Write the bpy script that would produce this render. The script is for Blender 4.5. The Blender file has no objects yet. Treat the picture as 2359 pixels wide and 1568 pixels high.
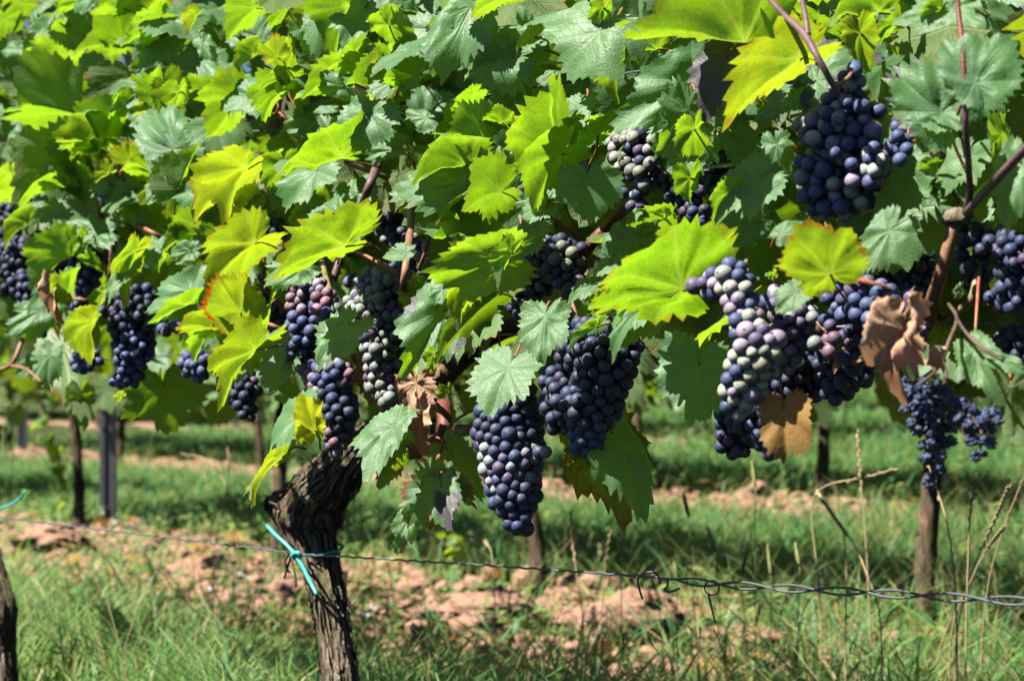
import bpy, bmesh, math, random
import numpy as np
from mathutils import Vector, Matrix

R = random.Random(7)
NR = np.random.RandomState(7)
scene = bpy.context.scene
COL = scene.collection

# ------------------------------------------------------------------ camera, sky, sun, exposure
CAM_Z = 0.62
FPX = 5500.0                       # focal length in units of a 2359 px wide frame
PITCH = math.radians(1.0)
cam_d = bpy.data.cameras.new('camera')
cam_d.sensor_width = 36.0
cam_d.lens = 36.0 * FPX / 2359.0
cam_d.clip_start = 0.05
cam_d.clip_end = 1000.0
cam_d.dof.use_dof = True
cam_d.dof.focus_distance = 2.45
cam_d.dof.aperture_fstop = 11.0
cam_o = bpy.data.objects.new('camera', cam_d)
cam_o.location = (0, 0, CAM_Z)
cam_o.rotation_euler = (math.radians(90) + PITCH, 0, 0)
COL.objects.link(cam_o)
scene.camera = cam_o

SUN = Vector((-0.53, -0.24, 0.81)).normalized()
world = bpy.data.worlds.new('World')
scene.world = world
world.use_nodes = True
wn = world.node_tree.nodes
sky = wn.new('ShaderNodeTexSky')
sky.sky_type = 'NISHITA'
sky.sun_disc = False
sky.air_density = 0.35
sky.dust_density = 0.25
sky.altitude = 500
sky.sun_elevation = math.asin(SUN.z)
sky.sun_rotation = math.atan2(SUN.x, SUN.y)
bg = wn['Background']
bg.inputs['Strength'].default_value = 0.05
world.node_tree.links.new(sky.outputs['Color'], bg.inputs['Color'])

sun_d = bpy.data.lights.new('sun', 'SUN')
sun_d.energy = 5.0
sun_d.angle = math.radians(0.53)
sun_d.color = (1.0, 0.95, 0.87)
sun_o = bpy.data.objects.new('sun', sun_d)
sun_o.rotation_euler = (-SUN).to_track_quat('-Z', 'Y').to_euler()
sun_o.location = (-3, -1, 6)
COL.objects.link(sun_o)

vs = scene.view_settings
vs.view_transform = 'Standard'
vs.look = 'None'
vs.exposure = 1.48
vs.gamma = 1.0
vs.use_curve_mapping = False
scene.cycles.max_bounces = 4
scene.cycles.diffuse_bounces = 0
scene.cycles.glossy_bounces = 2
scene.cycles.transmission_bounces = 2
scene.cycles.transparent_max_bounces = 4
scene.cycles.use_denoising = True

# ------------------------------------------------------------------ pixel <-> place helpers
# the vine row is a vertical plane: X + K*Y = C0 + KN*q   (q metres behind the row's centre line)
K, C0 = 0.6125, 1.731
KN = math.hypot(1, K)
ROWDIR = np.array((-K, 1.0)) / KN         # along the row, away from the camera

def ray(px, py):
    u = (px - 1179.5) / FPX
    v = (784.0 - py) / FPX
    c, s = math.cos(PITCH), math.sin(PITCH)
    return Vector((u, c - v * s, v * c + s))

def pt(px, py, q=0.0):
    d = ray(px, py)
    t = (C0 + KN * q) / (d.x + K * d.y)
    return Vector((0, 0, CAM_Z)) + d * t

def mpp(px, py, q=0.0):                    # metres per pixel there
    return (pt(px, py, q).y) / FPX

def pnorm(x, y):                           # perpendicular distance from the camera across the rows
    return (x + K * y) / KN

def along(x, y):
    return x * ROWDIR[0] + y * ROWDIR[1]

P1 = C0 / KN
ROWGAP = 1.93

# ------------------------------------------------------------------ noise (vectorised value noise)
_tab = NR.rand(64, 64)
def vnoise(x, y):
    xi = np.floor(x).astype(int); yi = np.floor(y).astype(int)
    fx = x - xi; fy = y - yi
    fx = fx * fx * (3 - 2 * fx); fy = fy * fy * (3 - 2 * fy)
    a = _tab[xi % 64, yi % 64]; b = _tab[(xi + 1) % 64, yi % 64]
    c = _tab[xi % 64, (yi + 1) % 64]; d = _tab[(xi + 1) % 64, (yi + 1) % 64]
    return (a * (1 - fx) + b * fx) * (1 - fy) + (c * (1 - fx) + d * fx) * fy

def fbm(x, y, o=4):
    s = 0; a = 0.5; f = 1.0
    for i in range(o):
        s = s + a * vnoise(x * f + 17.3 * i, y * f + 9.1 * i)
        a *= 0.5; f *= 2.03
    return s

# how bare the soil is across the rows: a tilled strip in front of the second row, grass elsewhere
SOIL_P = [0.0, 1.9, 2.25, 3.35, 3.6, 3.85, 5.0, 5.12, 5.5, 5.68, 7.05, 7.2, 7.45, 7.6, 9.2, 16.0]
SOIL_W = [.05, .12, .62, .90, .45, .02, 0.02, .95, .95, .02, .02, .6, .6, .02, .1, .12]
def soilness(x, y):
    return np.clip(np.interp(pnorm(x, y), SOIL_P, SOIL_W) - np.clip((x / np.maximum(y, .1) - .04) * 3.2, 0, .42), 0, 1)
GP = np.array([-60, 0.0, 1.48, 3.4, 5.35, 7.3, 12.0, 30.0, 300.0])
GZ = np.array([0.0, 0.0, 0.0, 0.0, 0.12, 0.26, 0.52, 0.9, 2.0])
def ground_z(x, y, detail=True):
    p = pnorm(x, y)
    z = np.interp(p, GP, GZ)
    dr = (p - P1) / ROWGAP
    dr = np.abs(dr - np.round(dr)) * ROWGAP
    soil = np.interp(p, SOIL_P, SOIL_W)
    z = z + 0.035 * np.clip(1.25 - dr / 0.42, 0, 1)
    if detail:
        n1 = fbm(x * 5.0, y * 5.0, 4)
        n2 = np.abs(fbm(x * 13 + 5, y * 13, 3) - 0.45)
        z = z + (n1 - 0.5) * (0.03 + 0.16 * soil) - n2 * 0.14 * soil + 0.025 * soil
    return z

def gpt(px, py):                            # ground point under a pixel (py below the horizon)
    d = ray(px, py)
    lo, hi = 0.5, 60.0
    prev = 0.5
    for i in range(1200):
        t = 0.5 * (1.006 ** i)
        if t > 80: break
        if CAM_Z + d.z * t < float(ground_z(np.array(d.x * t), np.array(d.y * t))):
            return Vector((d.x * t, d.y * t, float(ground_z(np.array(d.x * t), np.array(d.y * t)))))
    return None

# ------------------------------------------------------------------ object helpers
def mesh_np(name, verts, faces_idx, loop_tot, smooth=True):
    me = bpy.data.meshes.new(name)
    nv = len(verts)
    me.vertices.add(nv)
    me.vertices.foreach_set('co', np.asarray(verts, dtype=np.float32).ravel())
    fi = np.asarray(faces_idx, dtype=np.int32).ravel()
    lt = np.asarray(loop_tot, dtype=np.int32)
    me.loops.add(len(fi))
    me.loops.foreach_set('vertex_index', fi)
    me.polygons.add(len(lt))
    ls = np.concatenate(([0], np.cumsum(lt)[:-1])).astype(np.int32)
    me.polygons.foreach_set('loop_start', ls)
    me.polygons.foreach_set('loop_total', lt)
    me.polygons.foreach_set('use_smooth', np.full(len(lt), smooth, dtype=bool))
    me.update(calc_edges=True)
    return me

def link(name, me, parent=None, loc=None):
    o = bpy.data.objects.new(name, me)
    COL.objects.link(o)
    if parent is not None:
        o.parent = parent
        if loc is None:
            o.location = -parent.location
        else:
            o.location = Vector(loc) - parent.location
    elif loc is not None:
        o.location = loc
    return o

def tag(o, label=None, cat=None, group=None, kind=None):
    if label: o['label'] = label
    if cat: o['category'] = cat
    if group: o['group'] = group
    if kind: o['kind'] = kind
    return o

def empty(name, loc, label, cat, group=None):
    o = bpy.data.objects.new(name, None)
    o.empty_display_size = 0.05
    COL.objects.link(o)
    o.location = loc
    return tag(o, label, cat, group)

class MB:
    def __init__(self):
        self.v = []; self.f = []
    def tube(self, pts, rads, n=8, smooth=3, rough=0.0, seed=0, caps=True):
        P = [Vector(p) for p in pts]
        if not hasattr(rads, '__len__'): rads = [rads] * len(P)
        if smooth > 1 and len(P) > 2:
            Q = []; S = []
            for i in range(len(P) - 1):
                p0 = P[max(i - 1, 0)]; p1 = P[i]; p2 = P[i + 1]; p3 = P[min(i + 2, len(P) - 1)]
                for k in range(smooth):
                    t = k / smooth
                    Q.append(0.5 * ((2 * p1) + (p2 - p0) * t + (2 * p0 - 5 * p1 + 4 * p2 - p3) * t * t + (3 * p1 - p0 - 3 * p2 + p3) * t ** 3))
                    S.append(rads[i] * (1 - t) + rads[i + 1] * t)
            Q.append(P[-1]); S.append(rads[-1])
        else:
            Q, S = P, list(rads)
        rr = random.Random(seed)
        base = len(self.v)
        up = Vector((0.31, 0.2, 0.93))
        prev = None
        for i, q in enumerate(Q):
            t = (Q[min(i + 1, len(Q) - 1)] - Q[max(i - 1, 0)])
            if t.length < 1e-9: t = Vector((0, 0, 1))
            t.normalize()
            if prev is None:
                a = t.cross(up)
                if a.length < 0.05: a = t.cross(Vector((1, 0, 0)))
            else:
                a = prev - t * prev.dot(t)
            a.normalize(); prev = a
            b = t.cross(a)
            for k in range(n):
                w = 2 * math.pi * k / n
                r = S[i] * (1 + rough * (rr.random() - 0.5))
                self.v.append(q + (a * math.cos(w) + b * math.sin(w)) * r)
        m = len(Q)
        for i in range(m - 1):
            for k in range(n):
                k2 = (k + 1) % n
                self.f.append((base + i * n + k, base + i * n + k2, base + (i + 1) * n + k2, base + (i + 1) * n + k))
        if caps:
            self.f.append(tuple(base + k for k in reversed(range(n))))
            self.f.append(tuple(base + (m - 1) * n + k for k in range(n)))
        return self
    def add(self, verts, faces):
        b = len(self.v)
        self.v += [Vector(v) for v in verts]
        self.f += [tuple(b + i for i in f) for f in faces]
        return self
    def build(self, name, mat, parent=None, smooth=True):
        me = bpy.data.meshes.new(name)
        me.from_pydata([tuple(v) for v in self.v], [], self.f)
        me.polygons.foreach_set('use_smooth', [smooth] * len(self.f))
        me.update()
        me.materials.append(mat)
        return link(name, me, parent)

# ------------------------------------------------------------------ materials
class NT:
    def __init__(self, name):
        self.m = bpy.data.materials.new(name)
        self.m.use_nodes = True
        self.t = self.m.node_tree
        self.t.nodes.clear()
    def n(self, ty, **kw):
        nd = self.t.nodes.new(ty)
        for k, v in kw.items(): setattr(nd, k, v)
        return nd
    def l(self, a, b): self.t.links.new(a, b)
    def setin(self, sock, v):
        if hasattr(v, 'is_output') or isinstance(v, bpy.types.NodeSocket): self.l(v, sock)
        else:
            if isinstance(v, (tuple, list)) and len(v) == 3 and sock.type == 'RGBA': v = (*v, 1)
            sock.default_value = v
    def math(self, op, a, b=None, c=None, clamp=False):
        nd = self.n('ShaderNodeMath', operation=op); nd.use_clamp = clamp
        self.setin(nd.inputs[0], a)
        if b is not None: self.setin(nd.inputs[1], b)
        if c is not None: self.setin(nd.inputs[2], c)
        return nd.outputs[0]
    def mix(self, f, a, b, blend='MIX'):
        nd = self.n('ShaderNodeMix', data_type='RGBA', blend_type=blend)
        self.setin(nd.inputs[0], f); self.setin(nd.inputs[6], a); self.setin(nd.inputs[7], b)
        return nd.outputs[2]
    def smooth(self, v, lo, hi, a=0.0, b=1.0):
        nd = self.n('ShaderNodeMapRange', interpolation_type='SMOOTHSTEP')
        self.setin(nd.inputs[0], v)
        nd.inputs[1].default_value = lo; nd.inputs[2].default_value = hi
        nd.inputs[3].default_value = a; nd.inputs[4].default_value = b
        return nd.outputs[0]
    def noise(self, vec, scale, detail=3, rough=0.55, w=None):
        nd = self.n('ShaderNodeTexNoise', noise_dimensions='4D' if w is not None else '3D')
        if vec is not None: self.l(vec, nd.inputs['Vector'])
        nd.inputs['Scale'].default_value = scale
        nd.inputs['Detail'].default_value = detail
        nd.inputs['Roughness'].default_value = rough
        if w is not None: self.setin(nd.inputs['W'], w)
        return nd.outputs[0]
    def voro(self, vec, scale, feature='F1'):
        nd = self.n('ShaderNodeTexVoronoi', feature=feature)
        self.l(vec, nd.inputs['Vector']); nd.inputs['Scale'].default_value = scale
        return nd.outputs['Distance']
    def prin(self, base, rough=0.6, spec=0.4, normal=None, **kw):
        p = self.n('ShaderNodeBsdfPrincipled')
        self.setin(p.inputs['Base Color'], base)
        self.setin(p.inputs['Roughness'], rough)
        self.setin(p.inputs['Specular IOR Level'], spec)
        for k, v in kw.items(): self.setin(p.inputs[k.replace('_', ' ')], v)
        if normal is not None: self.l(normal, p.inputs['Normal'])
        return p.outputs[0]
    def bump(self, h, strength=0.3, dist=0.01):
        b = self.n('ShaderNodeBump'); b.inputs['Strength'].default_value = strength
        b.inputs['Distance'].default_value = dist
        self.l(h, b.inputs['Height']); return b.outputs[0]
    def out(self, s):
        o = self.n('ShaderNodeOutputMaterial'); self.l(s, o.inputs[0]); return self.m

def leaf_material(name, dry=False, simple=False):
    N = NT(name)
    uv = N.n('ShaderNodeUVMap').outputs[0]
    sep = N.n('ShaderNodeSeparateXYZ'); N.l(uv, sep.inputs[0])
    x = N.math('MULTIPLY_ADD', sep.outputs[0], 4.0, -2.0)
    y = N.math('MULTIPLY_ADD', sep.outputs[1], 4.0, -2.0)
    oi = N.n('ShaderNodeObjectInfo')
    cs = N.n('ShaderNodeSeparateColor'); N.l(oi.outputs['Color'], cs.inputs[0])
    cr, cg, cb, ca = cs.outputs[0], cs.outputs[1], cs.outputs[2], oi.outputs['Alpha']
    if simple:
        at = N.n('ShaderNodeAttribute', attribute_name='lrand')
        rnd = at.outputs['Fac']
        cr = N.math('MULTIPLY', rnd, 0.55); cg = N.math('MULTIPLY', rnd, 0.3)
        cb = 0.0; ca = N.math('MULTIPLY_ADD', rnd, 0.4, 0.75)
    else:
        rnd = oi.outputs['Random']
    W = N.math('MULTIPLY', rnd, 57.0)
    ax = N.math('ABSOLUTE', x)
    th = N.math('ARCTAN2', ax, y)
    r = N.math('SQRT', N.math('ADD', N.math('MULTIPLY', x, x), N.math('MULTIPLY', y, y)))
    al = N.math('ADD', N.math('MULTIPLY', N.math('GREATER_THAN', th, 0.44), 0.90),
                N.math('MULTIPLY', N.math('GREATER_THAN', th, 1.36), 0.98))
    de = N.math('SUBTRACT', th, al)
    t = N.math('MULTIPLY', r, N.math('COSINE', de))
    d = N.math('ABSOLUTE', N.math('MULTIPLY', r, N.math('SINE', de)))
    wid = N.math('MULTIPLY_ADD', t, -0.014, 0.024)
    mainv = N.math('SUBTRACT', 1.0, N.math('DIVIDE', d, wid), clamp=True)
    s = N.math('SUBTRACT', N.math('MULTIPLY', t, 6.6), N.math('MULTIPLY', d, 5.2))
    fr = N.math('ABSOLUTE', N.math('SUBTRACT', N.math('FRACT', s), 0.5))
    sec = N.math('SUBTRACT', 1.0, N.math('DIVIDE', fr, 0.075), clamp=True)
    sec = N.math('MULTIPLY', sec, N.math('GREATER_THAN', t, 0.1))
    vor = N.voro(uv, 62.0, 'DISTANCE_TO_EDGE')
    ter = N.math('SUBTRACT', 1.0, N.math('DIVIDE', vor, 0.07), clamp=True)
    vein = N.math('MAXIMUM', mainv, N.math('MAXIMUM', N.math('MULTIPLY', sec, 0.65), N.math('MULTIPLY', ter, 0.16)))
    rim = N.n('ShaderNodeAttribute', attribute_name='rim').outputs['Fac']
    n1 = N.noise(uv, 9.0, 3, 0.6, W)
    n2 = N.noise(uv, 34.0, 4, 0.65, W)
    n3 = N.noise(uv, 5.0, 2, 0.5, N.math('ADD', W, 11.0))
    fine = N.noise(uv, 190.0, 2, 0.6, W)
    # red autumn blotches and margins
    edge = N.smooth(N.math('ADD', rim, N.math('MULTIPLY', N.math('SUBTRACT', n2, 0.5), 0.45)), 0.84, 1.06)
    spots = N.smooth(n2, 0.60, 0.70)
    redm = N.math('MULTIPLY', N.math('ADD', N.math('MULTIPLY', edge, N.smooth(n1, 0.42, 0.6)), N.math('MULTIPLY', spots, N.smooth(n1, .5, .64)), clamp=True), N.math('MULTIPLY', cg, 1.6), clamp=True)
    purp = N.smooth(N.math('ADD', N.math('ADD', n3, N.math('MULTIPLY', cb, 0.42)), N.math('MULTIPLY', N.math('SUBTRACT', n2, .5), 0.25)), 0.72, 0.80)
    if not simple:
        purp = N.math('MULTIPLY', purp, N.math('GREATER_THAN', cb, 0.05))
    dust = N.math('MULTIPLY', N.smooth(fine, 0.64, 0.72), N.smooth(n1, 0.40, 0.62))
    if dry:
        up = N.mix(n1, (0.52, 0.29, 0.175), (0.66, 0.43, 0.30))
        up = N.mix(N.math('MULTIPLY', cr, 1.0), up, N.mix(n2, (0.38, 0.23, 0.07), (0.28, 0.16, 0.045)))
        up = N.mix(N.smooth(n2, 0.55, 0.75, 0, 0.45), up, (0.16, 0.07, 0.03))
        up = N.mix(N.math('MULTIPLY', vein, 0.6), up, (0.46, 0.30, 0.16))
        tr = N.mix(0.5, up, (0.5, 0.2, 0.05))
        bmp = N.bump(N.math('ADD', N.math('MULTIPLY', vein, 0.5), n2), 0.22, 0.01)
        p = N.prin(up, 0.75, 0.2, bmp)
        tl = N.n('ShaderNodeBsdfTranslucent'); N.setin(tl.inputs[0], tr)
        ms = N.n('ShaderNodeMixShader'); ms.inputs[0].default_value = 0.3
        N.l(p, ms.inputs[1]); N.l(tl.outputs[0], ms.inputs[2])
        return N.out(ms.outputs[0])
    g = N.mix(n1, (0.070, 0.195, 0.060), (0.120, 0.262, 0.105))
    g = N.mix(N.math('MULTIPLY', cr, 0.45), g, (0.20, 0.24, 0.045))
    g = N.mix(N.math('MULTIPLY', vein, 0.45), g, (0.19, 0.29, 0.11))
    g = N.mix(N.math('MULTIPLY', dust, 0.25), g, (0.42, 0.47, 0.42))
    g = N.mix(redm, g, (0.30, 0.055, 0.02))
    g = N.mix(N.math('MULTIPLY', purp, 0.9), g, N.mix(ter, (0.115, 0.085, 0.125), (0.06, 0.04, 0.06)))
    und = N.mix(n1, (0.120, 0.185, 0.075), (0.160, 0.235, 0.10))
    und = N.mix(N.math('MULTIPLY', cr, 0.5), und, (0.26, 0.27, 0.06))
    und = N.mix(N.math('MULTIPLY', vein, 0.45), und, (0.32, 0.36, 0.16))
    und = N.mix(redm, und, (0.34, 0.07, 0.02))
    und = N.mix(N.math('MULTIPLY', purp, 0.7), und, (0.12, 0.08, 0.07))
    tr = N.mix(n1, (0.32, 0.68, 0.010), (0.42, 0.74, 0.012))
    tr = N.mix(cr, tr, (0.66, 0.66, 0.015))
    tr = N.mix(N.math('MULTIPLY', N.smooth(n1, .42, .66), 0.55), tr, (0.20, 0.50, 0.015))
    tr = N.mix(N.math('MULTIPLY', N.smooth(n2, .45, .7), 0.30), tr, (0.25, 0.45, 0.02))
    tr = N.mix(N.math('MULTIPLY', N.math('MAXIMUM', mainv, N.math('MULTIPLY', sec, .6)), 0.6), tr, (0.58, 0.62, 0.12))
    tr = N.mix(N.math('MULTIPLY', N.math('MULTIPLY', ter, 0.5), N.math('SUBTRACT', 1.0, mainv)), tr, (0.16, 0.32, 0.01))
    tr = N.mix(redm, tr, (0.56, 0.10, 0.01))
    tr = N.mix(N.math('MULTIPLY', purp, 0.92), tr, (0.05, 0.02, 0.015))
    speck = N.math('MULTIPLY', N.smooth(n2, .66, .72), 0.75)
    tr = N.mix(speck, tr, (0.22, 0.12, 0.01)); g = N.mix(speck, g, (0.11, 0.075, 0.03)); und = N.mix(speck, und, (0.2, 0.12, 0.04))
    tr = N.mix(1.0, tr, ca, 'MULTIPLY') if not simple else N.mix(1.0, tr, (.6, .6, .6), 'MULTIPLY')  # leaf mass: transmitted colour dimmed, putting canopy shade into the material
    hgt = N.math('ADD', N.math('MULTIPLY', N.math('MAXIMUM', mainv, N.math('MULTIPLY', sec, .6)), -0.55), N.math('ADD', N.math('MULTIPLY', vor, 0.35), N.math('MULTIPLY', n1, 1.0)))
    bm = N.bump(hgt, 0.20, 0.010)
    rg = N.math('MULTIPLY_ADD', n2, 0.24, 0.40)
    pu = N.prin(g, rg, 0.7, bm, Sheen_Weight=0.1, Sheen_Roughness=0.5, Sheen_Tint=(0.8, 0.95, 1.0))
    hgt2 = N.math('ADD', N.math('MULTIPLY', vein, 0.8), N.math('MULTIPLY', n2, 0.3))
    pl = N.prin(und, 0.72, 0.25, N.bump(hgt2, 0.45, 0.012))
    geo = N.n('ShaderNodeNewGeometry')
    m1 = N.n('ShaderNodeMixShader'); N.l(geo.outputs['Backfacing'], m1.inputs[0]); N.l(pu, m1.inputs[1]); N.l(pl, m1.inputs[2])
    tl = N.n('ShaderNodeBsdfTranslucent'); N.setin(tl.inputs[0], tr)
    m2 = N.n('ShaderNodeMixShader'); m2.inputs[0].default_value = 0.46
    N.l(m1.outputs[0], m2.inputs[1]); N.l(tl.outputs[0], m2.inputs[2])
    return N.out(m2.outputs[0])

def grape_material():
    N = NT('grape_skin')
    tc = N.n('ShaderNodeTexCoord'); ob = tc.outputs['Object']
    oi = N.n('ShaderNodeObjectInfo')
    W = N.math('MULTIPLY', oi.outputs['Random'], 91.0)
    n1 = N.noise(ob, 1.3, 4, 0.6, W)
    n2 = N.noise(ob, 5.0, 4, 0.7, W)
    base = N.mix(N.smooth(N.noise(ob, 0.9, 2, 0.5, N.math('ADD', W, 5.0)), .48, .70, 0, .55), oi.outputs['Color'], (0.10, 0.045, 0.08))
    bloom = N.mix(oi.outputs['Alpha'], base, (0.24, 0.34, 0.62))
    rub = N.math('MAXIMUM', N.smooth(N.math('ADD', N.math('MULTIPLY', n1, .6), N.math('MULTIPLY', n2, 0.4)), 0.53, 0.62), 0.06)
    rub = N.math('MULTIPLY', rub, 0.8)
    c = N.mix(rub, bloom, base)
    c = N.mix(N.math('MULTIPLY', N.smooth(n2, 0.62, 0.72), 0.35), c, (0.05, 0.03, 0.05))
    sx = N.n('ShaderNodeSeparateXYZ'); N.l(ob, sx.inputs[0])
    dot = N.smooth(sx.outputs[2], -1.045, -1.02, 1.0, 0.0)
    c = N.mix(dot, c, (0.07, 0.045, 0.03))
    rg = N.math('MULTIPLY_ADD', rub, -0.26, 0.62)
    return N.out(N.prin(c, rg, 0.42, None))

def raisin_material():
    N = NT('shrivelled_grape_skin')
    ob = N.n('ShaderNodeTexCoord').outputs['Object']
    oi = N.n('ShaderNodeObjectInfo')
    n1 = N.noise(ob, 1.6, 4, 0.6, N.math('MULTIPLY', oi.outputs['Random'], 40.0))
    c = N.mix(N.smooth(n1, .4, .62), oi.outputs['Color'], (0.05, 0.075, 0.15))
    return N.out(N.prin(c, N.math('MULTIPLY_ADD', n1, .3, 0.22), 0.55, N.bump(N.noise(ob, 3.0, 3), 0.4, 0.1)))

def bark_material(name, c1, c2, c3, moss=0.3, scale=1.0, rough=0.85):
    N = NT(name)
    pos = N.n('ShaderNodeTexCoord').outputs['Object']
    mp = N.n('ShaderNodeMapping'); N.l(pos, mp.inputs[0]); mp.inputs['Scale'].default_value = (1, 1, 0.16)
    n1 = N.noise(mp.outputs[0], 95 * scale, 5, 0.65)
    n2 = N.noise(pos, 22 * scale, 4, 0.6)
    n3 = N.noise(mp.outputs[0], 240 * scale, 3, 0.6)
    c = N.mix(N.smooth(n1, .35, .65), c1, c2)
    c = N.mix(N.smooth(n2, .54, .68, 0, .8), c, c3)
    c = N.mix(N.math('MULTIPLY', N.smooth(n2, .40, .52, 1, 0), moss), c, (0.07, 0.075, 0.02))
    h = N.math('ADD', n1, N.math('MULTIPLY', n3, 0.4))
    return N.out(N.prin(c, rough, 0.2, N.bump(h, 0.7, 0.012)))

def cane_material(name, c1, c2, rough=0.5):
    N = NT(name)
    pos = N.n('ShaderNodeTexCoord').outputs['Object']
    n1 = N.noise(pos, 30, 3, 0.6); n2 = N.noise(pos, 260, 3, 0.6)
    c = N.mix(N.smooth(n1, .35, .65), c1, c2)
    c = N.mix(N.smooth(n2, .58, .72, 0, .4), c, (0.06, 0.035, 0.025))
    return N.out(N.prin(c, rough, 0.35, N.bump(n2, 0.25, 0.004)))

def plain_material(name, c1, c2, rough=0.5, metal=0.0, scale=40, spec=0.4, bump=0.1):
    N = NT(name)
    pos = N.n('ShaderNodeTexCoord').outputs['Object']
    n1 = N.noise(pos, scale, 6, 0.68)
    return N.out(N.prin(N.mix(n1, c1, c2), N.math('MULTIPLY_ADD', n1, .2, rough - .1), spec, N.bump(n1, bump, 0.003), Metallic=metal))

def ground_material():
    N = NT('vineyard_soil')
    pos = N.n('ShaderNodeNewGeometry').outputs['Position']
    sp = N.n('ShaderNodeSeparateXYZ'); N.l(pos, sp.inputs[0])
    p = N.math('DIVIDE', N.math('MULTIPLY_ADD', sp.outputs[1], K, sp.outputs[0]), KN)
    n1 = N.noise(pos, 3.0, 4, 0.6); n2 = N.noise(pos, 26, 5, 0.65); n3 = N.noise(pos, 120, 4, 0.7)
    soil = N.mix(N.smooth(n2, .35, .65), (0.25, 0.135, 0.088), (0.38, 0.235, 0.165))
    soil = N.mix(N.smooth(n3, .58, .75, 0, .5), soil, (0.20, 0.10, 0.06))
    soil = N.mix(N.smooth(n3, .30, .40, .4, 0), soil, (0.46, 0.33, 0.23))
    turf = N.mix(n2, (0.030, 0.055, 0.016), (0.07, 0.085, 0.03))
    rp = N.n('ShaderNodeValToRGB'); N.l(N.math('DIVIDE', p, 16.0), rp.inputs[0])
    cr = rp.color_ramp
    cr.elements[0].position = SOIL_P[0] / 16; cr.elements[0].color = (SOIL_W[0],) * 3 + (1,)
    cr.elements[1].position = SOIL_P[-1] / 16; cr.elements[1].color = (SOIL_W[-1],) * 3 + (1,)
    for a, b in zip(SOIL_P[1:-1], SOIL_W[1:-1]):
        e = cr.elements.new(a / 16); e.color = (b, b, b, 1)
    f = N.smooth(N.math('ADD', rp.outputs[0], N.math('MULTIPLY', N.math('SUBTRACT', n1, .5), 1.3)), 0.25, 0.5)
    c = N.mix(f, turf, soil)
    return N.out(N.prin(c, 0.95, 0.1, N.bump(N.math('ADD', n2, N.math('MULTIPLY', n3, .4)), 0.8, 0.02)))

def grass_material(name, cols, tr):
    N = NT(name)
    at = N.n('ShaderNodeAttribute', attribute_name='tint').outputs['Fac']
    rp = N.n('ShaderNodeValToRGB'); N.l(at, rp.inputs[0])
    cr = rp.color_ramp
    cr.elements[0].position = cols[0][0]; cr.elements[0].color = (*cols[0][1], 1)
    cr.elements[1].position = cols[-1][0]; cr.elements[1].color = (*cols[-1][1], 1)
    for ps, c in cols[1:-1]:
        e = cr.elements.new(ps); e.color = (*c, 1)
    p = N.prin(rp.outputs[0], 0.5, 0.35)
    tl = N.n('ShaderNodeBsdfTranslucent')
    N.setin(tl.inputs[0], N.mix(1.0, N.mix(0.5, rp.outputs[0], (1, 1, 1), 'MIX'), tr, 'MULTIPLY'))
    ms = N.n('ShaderNodeMixShader'); ms.inputs[0].default_value = 0.4
    N.l(p, ms.inputs[1]); N.l(tl.outputs[0], ms.inputs[2])
    return N.out(ms.outputs[0])

M = {}
M['leaf'] = leaf_material('vine_leaf')
M['leaf_mass'] = leaf_material('vine_leaf_mass', simple=True)
M['dry'] = leaf_material('dry_vine_leaf', dry=True)
M['grape'] = grape_material()
M['raisin'] = raisin_material()
M['bark'] = bark_material('old_vine_bark', (0.055, 0.038, 0.024), (0.15, 0.105, 0.068), (0.26, 0.15, 0.09), 0.5)
M['flake'] = bark_material('loose_bark', (0.09, 0.07, 0.045), (0.27, 0.22, 0.16), (0.38, 0.31, 0.24), 0.35)
M['cordon'] = bark_material('cordon_bark', (0.10, 0.06, 0.032), (0.25, 0.16, 0.085), (0.30, 0.2, 0.12), 0.1)
M['cane_brown'] = cane_material('brown_cane', (0.20, 0.095, 0.055), (0.28, 0.15, 0.085))
M['cane_red'] = cane_material('red_cane', (0.12, 0.032, 0.026), (0.18, 0.055, 0.038))
M['cane_purple'] = cane_material('purple_cane', (0.095, 0.05, 0.06), (0.15, 0.085, 0.085))
M['cane_olive'] = cane_material('olive_cane', (0.16, 0.16, 0.05), (0.24, 0.19, 0.08))
M['cane_dead'] = cane_material('dead_stalk', (0.05, 0.035, 0.025), (0.13, 0.08, 0.055), 0.8)
M['petiole'] = cane_material('petiole', (0.33, 0.07, 0.055), (0.30, 0.15, 0.06))
M['rachis'] = cane_material('bunch_stalk', (0.22, 0.10, 0.06), (0.25, 0.18, 0.07))
M['rachis_dead'] = cane_material('dried_bunch_stalk', (0.24, 0.085, 0.055), (0.17, 0.07, 0.045), 0.75)
M['wire'] = plain_material('galvanised_wire', (0.075, 0.08, 0.09), (0.17, 0.175, 0.19), 0.5, 0.35, 60)
M['rust'] = plain_material('rusty_wire', (0.16, 0.12, 0.08), (0.28, 0.22, 0.15), 0.7, 0.1, 90)
M['teal'] = plain_material('teal_tie_tube', (0.04, 0.42, 0.36), (0.07, 0.50, 0.43), 0.4, 0.0, 30, 0.5)
M['post'] = plain_material('metal_post', (0.07, 0.075, 0.085), (0.13, 0.135, 0.15), 0.45, 0.5, 12)
M['ground'] = ground_material()
M['clod'] = plain_material('soil_clod', (0.24, 0.13, 0.085), (0.39, 0.24, 0.17), 0.95, 0, 30, 0.1, 0.9)
M['grass'] = grass_material('grass_blade', [(0.0, (0.032, 0.155, 0.050)), (0.35, (0.065, 0.23, 0.055)), (0.6, (0.15, 0.27, 0.06)), (0.8, (0.30, 0.24, 0.10)), (1.0, (0.40, 0.30, 0.16))], (0.75, 1.0, 0.35))
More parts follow.
